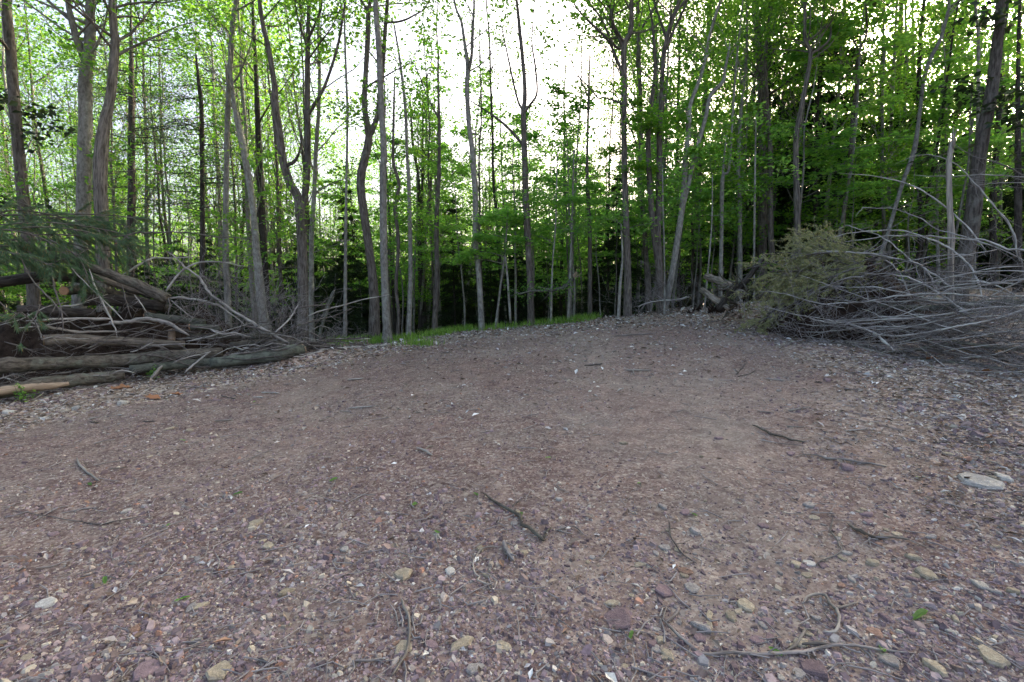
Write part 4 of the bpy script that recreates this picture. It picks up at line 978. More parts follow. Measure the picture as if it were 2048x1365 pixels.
# ---- right pile: traced bare branches
RT = [
    ('thick pale branch dipping down to the grey ground limb', [(40, 505, 14), (140, 545, 20), (260, 577, 22), (430, 577, 24), (560, 620, 32), (670, 668, 36), (760, 735, 40), (860, 830, 44)], CK, -.35, 5),
    ('long heavy grey limb lying on the litter along the pile front', [(280, 885, 20), (420, 895, 24), (600, 880, 28), (850, 835, 38), (1050, 830, 44), (1300, 775, 48), (1480, 768, 48), (1750, 795, 50), (2050, 818, 50), (2500, 850, 50)], CK, -.15, 10),
    ('slim ground branch under the heavy grey limb', [(290, 925, 16), (480, 940, 22), (650, 965, 20), (900, 975, 20), (1200, 1005, 28), (1500, 1020, 32), (1800, 1040, 38), (2300, 1055, 38)], CK, -.1, 8),
    ('thick dark stick lying apart on the litter before the brush pile', [(290, 1108, 18), (480, 1125, 34), (700, 1112, 36), (950, 1125, 42), (1200, 1130, 42), (1450, 1130, 42), (1620, 1100, 44), (1890, 1108, 36)], CK, 0, 3),
    ('thin forked twig branch trailing onto the gravel', [(-100, 800, 8), (80, 840, 12), (200, 880, 14), (300, 925, 16)], CK, -.1, 4),
    ('short grey prong propped on the slim ground branch', [(80, 695, 8), (160, 745, 12), (230, 820, 13), (285, 890, 15)], CK, -.2, 2),
    ('pale arching branch over the olive needles', [(480, 410, 6), (560, 350, 12), (700, 310, 16), (850, 315, 19), (1000, 315, 20), (1150, 345, 20), (1300, 395, 22), (1420, 460, 22), (1530, 540, 22)], CH, -.1, 9),
    ('high thin arch crossing the soil heap', [(820, 170, 4), (880, 155, 8), (960, 180, 9), (1100, 230, 12), (1180, 300, 13), (1300, 390, 14), (1380, 470, 14), (1420, 560, 14)], CH, .1, 7),
    ('tall pale arch dropping beside the snag', [(740, 235, 6), (900, 195, 9), (1050, 180, 13), (1200, 185, 16), (1330, 225, 18), (1470, 280, 20), (1560, 350, 22), (1630, 430, 24), (1690, 610, 26)], CH, .1, 8),
    ('long straight branch passing in front of the massive trunk', [(800, 250, 5), (1080, 222, 12), (1250, 215, 14), (1450, 220, 16), (1650, 240, 20), (1800, 280, 24), (1923, 300, 26), (2300, 400, 30)], CH, 0, 10),
    ('mid-height grey branch fanning out towards the needles', [(600, 560, 6), (720, 520, 12), (880, 515, 14), (1050, 525, 15), (1250, 560, 16), (1400, 590, 16), (1620, 625, 16)], CH, -.15, 8),
    ('pale straight limb through the middle of the brush', [(640, 650, 8), (720, 632, 14), (850, 610, 16), (1000, 600, 18), (1200, 575, 18), (1450, 555, 20), (1700, 570, 20), (1923, 582, 22), (2300, 600, 24)], CH, -.25, 10),
    ('smooth pale limb lying against the mossy log', [(650, 575, 6), (850, 600, 12), (1100, 605, 16), (1400, 605, 20), (1600, 620, 22), (1800, 640, 22)], CH, -.05, 6),
    ('low sweeping branch with many fine side twigs', [(760, 735, 8), (900, 722, 14), (1200, 708, 16), (1400, 682, 18), (1650, 650, 20), (1923, 628, 22), (2300, 590, 24)], CH, -.35, 12),
    ('grey branch rising towards the outer trunk', [(1000, 800, 7), (1200, 800, 14), (1400, 780, 18), (1600, 740, 22), (1800, 690, 24), (1923, 658, 26), (2300, 560, 28)], CH, -.4, 8),
    ('thin branch just above the low sweeping one', [(1000, 775, 5), (1300, 748, 10), (1500, 690, 12), (1720, 655, 14)], CH, -.3, 6),
    ('lowest thin branch over the brown leaf litter', [(1100, 870, 5), (1330, 835, 10), (1500, 826, 13), (1700, 800, 14), (1923, 765, 16), (2200, 720, 18)], CH, -.3, 8),
    ('wiry hooked branch at the crest of the brush', [(920, 110, 3), (950, 60, 5), (1000, 45, 7), (1150, 55, 8), (1280, 100, 9), (1380, 160, 10), (1500, 200, 12), (1700, 260, 13), (1950, 380, 14)], CH, .2, 6),
    ('slanting thin branch crossing the snag', [(670, 1030, 4), (870, 1045, 9), (1050, 1080, 12), (1200, 1150, 14), (1320, 1240, 15), (1430, 1340, 16), (1560, 1500, 17)], CD, .2, 6),
    ('level thin branch stretching across the massive trunk', [(1120, 1045, 4), (1340, 1045, 8), (1560, 1040, 11), (1774, 1050, 14), (2100, 1080, 16)], CD, .3, 7),
    ('long diagonal branch falling past the massive trunk', [(1010, 975, 4), (1170, 915, 8), (1300, 950, 10), (1440, 1030, 13), (1560, 1180, 16), (1690, 1360, 18), (1760, 1550, 20)], CD, .15, 7),
    ('dark diagonal branch near the top of the snag', [(1350, 850, 5), (1420, 900, 9), (1500, 935, 11), (1650, 980, 14), (1774, 1040, 16), (2000, 1150, 18)], CD, .35, 6),
    ('short level branch low on the massive trunk', [(1490, 1100, 6), (1600, 1088, 10), (1774, 1085, 12), (2000, 1090, 14)], CD, .3, 5),
    ('upright crooked branch near the outer dark trunk', [(1720, 0, 9), (1780, 80, 12), (1830, 150, 15), (1870, 250, 17), (1900, 350, 18), (1950, 560, 20)], CH, .2, 7),
    ('dark straight branch below the pale arch', [(700, 640, 4), (880, 470, 7), (1000, 460, 10), (1150, 430, 14), (1400, 420, 16), (1600, 435, 18), (1800, 455, 18), (1923, 490, 18), (2300, 640, 20)], CH, -.05, 8),
    ('curved branch dropping out of the soil heap', [(1040, 355, 10), (1120, 370, 13), (1180, 430, 15), (1230, 530, 15), (1260, 600, 14)], CH, .05, 3),
    ('bowed branch inside the needles', [(860, 470, 8), (930, 480, 11), (980, 530, 13), (1000, 600, 13)], CH, .05, 3),
    ('fine branch spread over the olive needles', [(340, 545, 3), (430, 545, 7), (560, 575, 9), (680, 610, 10), (860, 640, 11)], CH, -.4, 9),
    ('low twiggy branch at the foot of the needles', [(360, 625, 3), (450, 650, 7), (560, 680, 8), (700, 700, 9), (850, 735, 10)], CH, -.45, 10)]
for lab, pts, crop, dj, tw in RT:
    P_ = rows(PR, pts, crop, dj); P_[:, 3] *= .7 if 'heavy' not in lab and 'stick' not in lab else .9
    branch('branch', lab, P_, 'dead_branch' if 'dark' not in lab and 'slim' not in lab and 'heavy' not in lab else 'dead_dark' if 'heavy' not in lab else 'bark_log', int(tw * 1.9), .6, n=5)
log('mossy round log lying behind the pale straight limb', rows(PR, [(1060, 625, 26), (1250, 640, 40), (1450, 640, 46), (1700, 615, 56), (1923, 610, 60), (2250, 620, 66)], CH, .15), 'bark_log_green', ground=False)
for k in range(105):
    x0 = R(1560, 2010); lo = float(np.interp(x0, [1480, 1600, 2048], [665, 690, 735]))
    y0 = lo - abs(rng.normal()) * float(np.interp(x0, [1560, 1750, 2048], [50, 65, 62])) - 4
    L = R(90, 420); a = rng.normal() * .22 + (lo - y0) * .0006; bow = R(-.24, .14) * L
    pts = [(x0 + L * t, y0 + L * t * math.sin(a) + bow * math.sin(math.pi * t * .8) + R(-3, 3), R(1.0, 1.6) + (R(1.2, 3.4) if k % 5 else R(4, 7)) * t) for t in (0, .2, .4, .6, .8, 1)]
    tone = ('dark', 'pale grey', 'pale grey', 'pale grey')[k % 4]; size = 'thin ' if k % 5 else 'thicker '
    spot = ('low ' if lo - y0 < 45 else 'higher ') + ('beside the olive boughs' if x0 < 1700 else 'below the soil heap' if x0 < 1860 else 'below the peeled snag')
    branch('branch', size + tone + ' bare branch in the brush tangle, ' + spot, rows(PR, pts, None, R(-.45, .5)), ('dead_dark', 'dead_branch', 'dead_branch', 'dead_branch')[k % 4], 8, .5, 'branch', size + tone + ' branches ' + spot, 3, 5)

rng = np.random.default_rng(106)
# olive dead evergreen boughs
for k in range(17):
    t = (k + .5) / 17
    sx, sy = R(1640, 1790), R(500, 600); ex = R(1470, 1640); ey = R(480, 655) if ex < 1560 else R(470, 600)
    if k < 6: ex, ey = R(1475, 1530), R(600, 660)
    if k > 14: sx, sy, ex, ey = R(1700, 1790), R(505, 540), R(1560, 1660), R(470, 490)
    pts = [(sx, sy, 5), ((sx * 2 + ex) / 3, (sy * 2 + ey) / 3 - R(0, 25), 4), ((sx + 2 * ex) / 3, (sy + 2 * ey) / 3 - R(0, 20), 3), (ex, ey, 2)]
    hgt = 'spilling onto the litter' if ey > 600 else 'at mid height' if ey > 520 else 'along the top'
    bough('wispy olive evergreen bough drying at the tip of the brush pile, ' + hgt, rows(PR, pts, None, R(-.25, .45)), 'needle_olive', 24, .55, 'fine', 'drying evergreen boughs ' + hgt, 'evergreen_bough', .15, .05, .9)

rng = np.random.default_rng(107)
# ---- snag, uprooted stump, broken leafy branch
P = rows(PR, [(1902, 600, 15), (1902, 560, 14), (1902, 467, 14), (1899, 400, 12), (1898, 330, 11), (1902, 300, 9), (1906, 281, 5)], None, .35)
P[:, 1] = P[2, 1]
for i, (px, py) in enumerate([(1902, 600), (1902, 560), (1902, 467), (1899, 400), (1898, 330), (1902, 300), (1906, 281)]): P[i, :3] = at(px, py, P[2, 1])
P = np.vstack([[P[0, 0], P[0, 1], float(gz(P[0, 0], P[0, 1])) - .1, P[0, 3] * 1.1], P])
mb = MB(); mb.tube(smooth(P, 5), 11, .09); o = obj('snag', mb, M['peeled'], None, P[0, :3]); tag(o, 'peeled whitish snag with a jagged top in front of the massive trunk', 'snag')
sb = MB(); top = P[-1, :3]
for k in range(4):
    b = top + np.array([R(-.05, .03), R(-.03, .03), R(-.25, -.05)]); sb.tube([[*b, .02], [*(b + [R(-.02, .02), 0, .18]), .012], [*(b + [R(-.03, .03), 0, R(.24, .36)]), .003]], 5)
obj('splinters', sb, M['peeled'], o, P[0, :3])['kind'] = 'stuff'

r0 = PR(1455, 600); root = empty('uprooted_stump', (r0[0], r0[1], float(gz(r0[0], r0[1])))); org = np.array(root.location)
tag(root, 'uprooted stump with broken trunks and torn roots beside the olive evergreen heap', 'stump')
for nm, pts, w, m in [('trunk', [(1412, 553, 13), (1440, 563, 16), (1465, 577, 17), (1490, 592, 17)], 0, 'bark_log_pale'), ('trunk', [(1404, 580, 12), (1420, 592, 13), (1442, 607, 13), (1460, 618, 12)], 0, 'bark_log_pale'),
                      ('broken_trunk', [(1440, 618, 20), (1462, 592, 20), (1484, 570, 16), (1505, 545, 12), (1532, 507, 9)], 0, 'bark_dark')]:
    b = MB(); b.tube(smooth(rows(PR, pts, None, .1), 4), 10, .10); p = obj(nm, b, M[m], root, org)
for k in range(14):
    p = PR(R(1440, 1500), R(560, 612), R(-.1, .3)); d = rng.normal(size=3) * .22 + np.array([-.1, 0, .08]); b = MB()
    b.tube(smooth([[*p, .028], [*(p + d * .5 + rng.normal(size=3) * .05), .018], [*(p + d), .008], [*(p + d * 1.3 + rng.normal(size=3) * .08), .004]], 3), 5, .1); obj('root', b, M['bark_log'], root, org)
sb = MB()
for k in range(60):
    p = PR(R(1435, 1500), R(575, 620), R(-.1, .3)); d = unit(rng.normal(size=3)) * R(.1, .35); sb.tube([[*p, .008], [*(p + d * .5), .006], [*(p + d), .003]], 4)
obj('rootlets', sb, M['soil'], root, org)['kind'] = 'stuff'
for (px, py, s) in [(1432, 627, 1.0), (1395, 622, .7), (1380, 628, .5)]:
    p = gpt(px, py); b = MB(); n = 60
    for k in range(26):
        d = unit(rng.normal(size=3) + np.array([0, 0, .8])) * R(.1, .3) * s; q = p + rng.normal(size=3) * np.array([.1, .08, .02]) * s
        b.tube([[*q, .035 * s], [*(q + d * .5), .025 * s], [*(q + d), .006]], 5, .2)
    o = obj('root_clod', b, M['soil'], None, p); tag(o, 'dark clod of torn roots and soil on the litter by the uprooted stump', 'clod', 'root clods by the stump')
P = rows(lambda a, b, d: at(a, b, 12.5 + d), [(1147, 557, 9), (1138, 566, 10), (1125, 575, 8), (1105, 581, 6), (1060, 584, 4), (1021, 592, 2)], None, [.1, .1, 0, 0, -.1, -.2])
o, S = branch('broken_branch', 'broken-off branch with small green leaves and pale torn end, hung across trunks', P, 'bark_log_green', 14, .5, ground=False)
lv = MB(); q = S[rng.integers(3, len(S), 420), :3] + rng.normal(size=(420, 3)) * np.array([.2, .16, .15]) + np.array([0, 0, .06]); lv.leaves(q, .07, tilt=.6)
obj('leaves', lv, M['leaf_under'], o, S[0, :3], False)['kind'] = 'stuff'
tb = MB()
for k in range(5):
    p = S[0, :3] + rng.normal(size=3) * .03; tb.tube([[*p, .03], [*(p + [R(.02, .1), 0, R(.02, .1)]), .012], [*(p + [R(.08, .2), R(-.05, .05), R(.02, .18)]), .003]], 5)
obj('torn_end', tb, M['wood_split'], o, S[0, :3])
b = rows(lambda a, b, d: at(a, b, 12.5 + d), [(668, 581, 6), (660, 600, 7), (648, 640, 7), (638, 672, 8), (636, 690, 9)], None, 0)
branch('snapped_sapling', 'thin leaning stem snapped off pale at its top beside the rough V-forked trunk', b, 'bark_log_green', 3, .4, cat='sapling')

# dead brush: thin twiggy scrub
def brush(label, base, n, L, bias, group=None, name='dead_brush', r=.008, mat='twig'):
    mb = MB(); t = []
    for k in range(n):
        d = unit(rng.normal(size=3) * .6 + np.array(bias)); p = base + rng.normal(size=3) * np.array([.25, .2, .0])
        grow(mb, t, p, d, r * R(.6, 1.1), L * R(.5, 1), 0, 2, .03, .75, 3, 4)
    o = obj(name, mb, M[mat], None, np.array(base)); tag(o, label, 'brush', group); return o
for (px, py, dj) in [(430, 640, .5), (480, 650, .6), (520, 665, .5), (390, 600, .6), (560, 680, .7), (455, 600, .8)]:
    p = PL(px, py, dj); p[2] = max(p[2] - .3, float(gz(p[0], p[1])) + .02)
    brush('dead grey twiggy brush sprawling over the tail of the log pile', p, 12, 1.25, (R(-.1, .5), 0, .75), 'dead brush on the log pile')
for (px, py) in [(600, 705), (640, 695), (690, 688)]:
    p = gpt(px, py); brush('tuft of dead twigs where the log pile meets the grass', p, 6, .7, (R(-.3, .6), 0, .4), 'dead twig tufts at the pile end', r=.006)
for (px, py) in [(1290, 606), (1330, 604), (1365, 602), (1400, 600)]:
    p = at(px, py, 12.9); p[2] = float(gz(p[0], p[1])); brush('brown leafless scrub between the heavy trunk and the uprooted stump', p, 7, 1.1, (0, 0, .8), 'leafless scrub by the stump', r=.006)
for (px, py, d) in [(1560, 640, -.3), (1620, 660, -.2), (1680, 640, 0), (1740, 660, -.2), (1850, 640, .1), (1820, 680, -.2), (1930, 700, -.2)]:
    p = PR(px, py, d); p[2] = float(gz(p[0], p[1])) + .03; brush('fine dead twigs massed low inside the brush pile', p, 5, 1.0, (-.7, -.1, .25), 'fine twigs in the brush pile', r=.006)
branch('branch', 'grey fallen branch with an orange cut end in the leafless scrub', rows(lambda a, b, d: at(a, b, 12.4 + d), [(1378, 594, 5), (1355, 600, 4), (1320, 602, 3.5), (1290, 608, 3), (1275, 615, 2)], None, 0), 'dead_branch', 6, .5)

rng = np.random.default_rng(108)
# ------------------------------------------------------------------ gravel, litter, stones, sticks, grass
PAL = np.array([(0.170, 0.126, 0.132), (0.212, 0.162, 0.162), (0.134, 0.098, 0.100), (0.245, 0.195, 0.188), (0.198, 0.151, 0.132), (0.315, 0.263, 0.210), (0.379, 0.341, 0.262), (0.261, 0.244, 0.226), (0.450, 0.429, 0.379), (0.261, 0.151, 0.105)])
PW = np.array([.19, .18, .13, .14, .11, .09, .05, .08, .015, .025])
def pebbles(mb, x, y, s, flat=.30, cols=None):
    n = len(x); K = 5
    th = np.linspace(0, 2 * np.pi, K, endpoint=False)[None] + rng.uniform(-.35, .35, (n, K)) + rng.uniform(0, 6.28, (n, 1))
    rr = s[:, None] * .5 * rng.uniform(.7, 1.2, (n, K)); el = rng.uniform(.55, 1.0, n); ro = rng.uniform(0, 6.28, n)
    u = np.cos(th) * rr; v = np.sin(th) * rr * el[:, None]
    cx = u * np.cos(ro)[:, None] - v * np.sin(ro)[:, None]; cy = u * np.sin(ro)[:, None] + v * np.cos(ro)[:, None]
    h = s * flat * rng.uniform(.4, 1.2, n); z = gz(x, y)
    tx, ty = rng.normal(size=n) * .22, rng.normal(size=n) * .22
    k1 = rng.uniform(.5, .85, (n, 1))
    lo = np.stack([x[:, None] + cx, y[:, None] + cy, (z - .12 * h)[:, None] + cx * tx[:, None] * .3 + cy * ty[:, None] * .3], -1)
    hi = np.stack([x[:, None] + cx * k1, y[:, None] + cy * k1, (z + .8 * h)[:, None] + cx * tx[:, None] + cy * ty[:, None]], -1)
    V = np.concatenate([lo, hi], 1).reshape(-1, 3); b = np.arange(n)[:, None] * (2 * K)
    j = np.arange(K); j2 = (j + 1) % K
    q = (b[:, :, None] + np.stack([j, j2, j2 + K, j + K], -1)[None]).reshape(-1, 4)
    t = (b[:, :, None] + np.array([[K, K + 1, K + 2], [K, K + 2, K + 3], [K, K + 3, K + 4]])[None]).reshape(-1, 3)
    c = PAL[rng.choice(len(PAL), n, p=PW / PW.sum())] if cols is None else cols
    c = c * rng.uniform(.6, 1.4, (n, 1))
    mb.add(V, q, t, col=np.repeat(c, 2 * K, 0))
def sample_ground(n, y0=640, y1=1480, power=1.0):
    px = rng.uniform(-350, 2400, n); py = y0 + (y1 - y0) * rng.uniform(0, 1, n) ** power
    Y = gdepth(px, py); a, b = ray(px, py); x = a * Y
    ok = Y < 12.6
    return x[ok], Y[ok]
mb = MB()
x, y = sample_ground(98000, 640, 1480, .8)
s = np.exp(rng.normal(math.log(.0125), .52, len(x))); s = np.clip(np.maximum(s, (2.3 + .32 * np.clip(y - 4, 0, 8)) * y / F), .006, .06)
pn = fbm(x * .7 + 3, y * .7, 61, 3) + .22 * fbm(x * 2.6, y * 2.6, 67, 2); kp = rng.uniform(0, 1, len(x)) < np.clip(.72 + pn * 2.6, .12, 1) * (1 - .3 * worn(x, y)); x, y, s, pn = x[kp], y[kp], s[kp], pn[kp]
lm = litter_mask(x, y); pebbles(mb, x, y, s * (1 + .9 * lm * (y < 11)) * np.clip(1 + pn * 1.2, .7, 1.5))
tag(obj('gravel', mb, M['chips'], None, None, False), 'loose mauve and tan shale chips covering the clearing', 'gravel', kind='stuff')

LPAL = np.array([(0.210, 0.173, 0.134), (0.326, 0.288, 0.240), (0.126, 0.093, 0.066), (0.442, 0.427, 0.379), (0.567, 0.581, 0.553), (0.252, 0.157, 0.100), (0.357, 0.342, 0.319)])
def flakes(mb, x, y, L, pw=(.2, .18, .2, .14, .09, .05, .14)):
    n = len(x); P = np.stack([x, y, gz(x, y) + rng.uniform(.002, .02, n)], 1); k0 = mb.n
    v0 = len(mb.col); mb.leaves(P, L, width=.45, tilt=.30, fold=.14)
    c = LPAL[rng.choice(len(LPAL), n, p=pw)] * rng.uniform(.55, 1.35, (n, 1))
    mb.col[v0] = np.repeat(c, 4, 0)
mb = MB(); x, y = sample_ground(190000, 620, 1420, 1.7); lm = litter_mask(x, y)
lp = np.clip(.75 + 2.4 * fbm(x * 1.1 + 7, y * 1.1, 81, 3), .15, 1.2)
keep = rng.uniform(0, 1, len(x)) < lp * np.clip(lm * .8 + .03 + .16 * np.clip((y - 5) / 5, 0, 1), 0, 1) * np.clip(.45 + y / 9, 0, 1); x, y = x[keep], y[keep]
flakes(mb, x, y, np.clip(np.exp(rng.normal(math.log(.030), .40, len(x))), .012, .075) * (1 + .05 * np.clip(y - 4, 0, 8)), (.24, .2, .22, .11, .03, .05, .15))
xx = rng.uniform(-11, 11, 24000); yy = rng.uniform(8, 14.5, 24000); lm = litter_mask(xx, yy); k = rng.uniform(0, 1, 24000) < lm * .8 + .08
flakes(mb, xx[k], yy[k], rng.uniform(.04, .11, k.sum()))
xx = rng.uniform(-8, 8, 9000); yy = rng.uniform(5, 13.2, 9000); k = rng.uniform(0, 1, 9000) < np.clip(.15 + .5 * litter_mask(xx, yy) + 1.5 * fbm(xx * .9, yy * .9, 91), 0, 1)
flakes(mb, xx[k], yy[k], rng.uniform(.05, .12, k.sum()) * (.5 + yy[k] / 18), (.1, .2, .15, .22, .16, .05, .12))
tag(obj('leaf_litter', mb, M['chips'], None, None, False), 'bleached leaves and bark flakes strewn along the verges', 'leaf litter', kind='stuff')
mb = MB(); n = 4200; x, y = sample_ground(n, 640, 1420, 1.1); lm = litter_mask(x, y); k = rng.uniform(0, 1, len(x)) < .25 + .75 * lm; x, y = x[k], y[k]
for a, b in zip(x, y):
    L = R(.05, .28) * (.6 + .05 * b); t = R(0, 6.283); dx, dy = math.cos(t) * L / 2, math.sin(t) * L / 2; r = R(.0018, .0045)
    j = rng.normal(size=2) * .02
    P = np.array([[a - dx, b - dy, 0, r], [a + j[0], b + j[1], 0, r], [a + dx, b + dy, 0, r * .6]]); P[:, 2] = gz(P[:, 0], P[:, 1]) + .006 + rng.uniform(0, .012, 3)
    mb.tube(P, 4, cap=False)
tag(obj('twig_litter', mb, M['twig']), 'scattered little twigs all over the clearing floor', 'twigs', kind='stuff')

rng = np.random.default_rng(109)
stone_meshes = []
for k in range(12):
    K = int(rng.integers(6, 9)); th = np.sort(np.linspace(0, 2 * math.pi, K, endpoint=False) + rng.uniform(-.3, .3, K)); rr = rng.uniform(.75, 1.1, K) * .5; el = R(.55, .95)
    u, v = np.cos(th) * rr, np.sin(th) * rr * el; h = R(.14, .3)
    tz = np.array([R(-.12, .12), R(-.12, .12)])
    rings = [np.stack([u * f, v * f, np.full(K, z) + (u * tz[0] + v * tz[1]) * (z > 0) + rng.normal(size=K) * .012], 1) for f, z in ((.92, -.12), (1.0, h * .35), (.9, h * .85), (.68, h))]
    V = np.vstack(rings + [[[0, 0, h * 1.03]]]); mbs = MB(); j = np.arange(K); j2 = (j + 1) % K
    q = np.vstack([np.stack([a * K + j, a * K + j2, (a + 1) * K + j2, (a + 1) * K + j], -1) for a in range(3)])
    t = np.stack([3 * K + j, 3 * K + j2, np.full(K, 4 * K)], -1); mbs.add(V, q, t); stone_meshes.append(mbs)
mesh_cache = {}
def stone(px, py, size, kind, label, group=None, which=None, flat=1.0, rot=None):
    i = int(rng.integers(12)) if which is None else which
    if (i, kind) not in mesh_cache:
        me = stone_meshes[i].mesh('stone', None, False); me.materials.append(M['stone_' + kind]); mesh_cache[(i, kind)] = me
    p = gpt(px, py); o = bpy.data.objects.new('stone', mesh_cache[(i, kind)]); col.objects.link(o)
    o.location = p; o.scale = (size, size * R(.8, 1.2), size * flat); o.rotation_euler = (R(-.12, .12), R(-.12, .12), R(0, 6.28) if rot is None else rot); tag(o, label, 'stone', group)
BIG = [(1960, 972, .30, 'pale', 'large pale flat slab lying on the verge', .5), (2005, 960, .16, 'pale', 'pale broken stone leaning at the large flat slab', .9), (1693, 942, .13, 'mauve', 'dark mauve angular rock at the end of a grey stick', 1.2), (440, 1350, .16, 'tan', 'long tan flat stone at the very front of the gravel', .5),
       (509, 1050, .13, 'tan', 'tan flat stone amid a cluster of small chips', .6), (1490, 1214, .12, 'tan', 'leaf-shaped tan stone near the forked stick', .7), (1238, 1246, .17, 'mauve', 'broad flat mauve slab sunk in the gravel', .4), (155, 820, .16, 'pale', 'pinkish pale block on the litter under the split log', 1.1),
       (247, 811, .17, 'pale', 'pale mauve block at the edge of the litter by the dark stick', 1.1), (18, 826, .15, 'pale', 'pale greenish stone at the outer end of the split log', 1.0), (1330, 1185, .14, 'mauve', 'flat mauve stone beside the forked stick tip', .4), (1745, 1133, .09, 'tan', 'tan wedge stone by the thin bent twig', 1.1),
       (1825, 1120, .09, 'tan', 'yellow-tan block on the right gravel', 1.0), (1390, 1068, .085, 'grey', 'pair-broken grey stone on the gravel middle', 1.0), (1150, 1093, .10, 'mauve', 'flat plum stone beside the crooked stick', .4), (1985, 1325, .15, 'tan', 'big tan stone at the gravel front corner', .7),
       (1870, 1340, .13, 'tan', 'tan rounded stone past the tip of the long stick', .8), (1630, 1345, .14, 'mauve', 'dusky mauve block below the long stick', .7), (1085, 850, .10, 'mauve', 'single dark flat chip out in the open gravel', .5), (1247, 889, .10, 'tan', 'square tan chip beside a patch of coarse stones', .7)]
for px, py, s, kd, lab, fl in BIG: stone(px, py, s * .85, kd, lab, None, None, fl)
SL = {'mauve': 'small mauve shale stone bedded in the gravel', 'tan': 'small tan stone bedded in the gravel', 'grey': 'small grey stone bedded in the gravel', 'rust': 'small rust-brown stone bedded in the gravel', 'pale': 'small whitish stone bedded in the gravel'}
VL = {'mauve': 'mauve stone lying in the leaf litter verge', 'tan': 'tan stone lying in the leaf litter verge', 'grey': 'grey stone lying in the leaf litter verge', 'rust': 'rust-brown stone lying in the leaf litter verge', 'pale': 'whitish stone lying in the leaf litter verge'}
for k in range(275):
    m = k % 10
    if m < 5: px, py = R(0, 2048), R(1000, 1365)
    elif m < 8: px, py = R(1250, 2048), R(860, 1330)
    elif m < 9: px, py = R(0, 460), R(790, 880)
    else: px, py = R(1500, 2048), R(690, 960)
    p = gpt(px, py); ver = float(litter_mask(p[0], p[1])) > .5
    kd = str(rng.choice(['mauve', 'tan', 'grey', 'rust', 'pale'], p=[.2, .2, .2, .05, .35] if ver else [.42, .27, .17, .06, .08]))
    s = min(float(np.exp(rng.normal(math.log(.055), .32))), .12) * (1 + max(0, p[1] - 3) * .10)
    lab = (VL if ver else SL)[kd]
    stone(px, py, s, kd, lab, ('verge ' if ver else 'gravel ') + kd + ' stones', None, R(.35, .8))

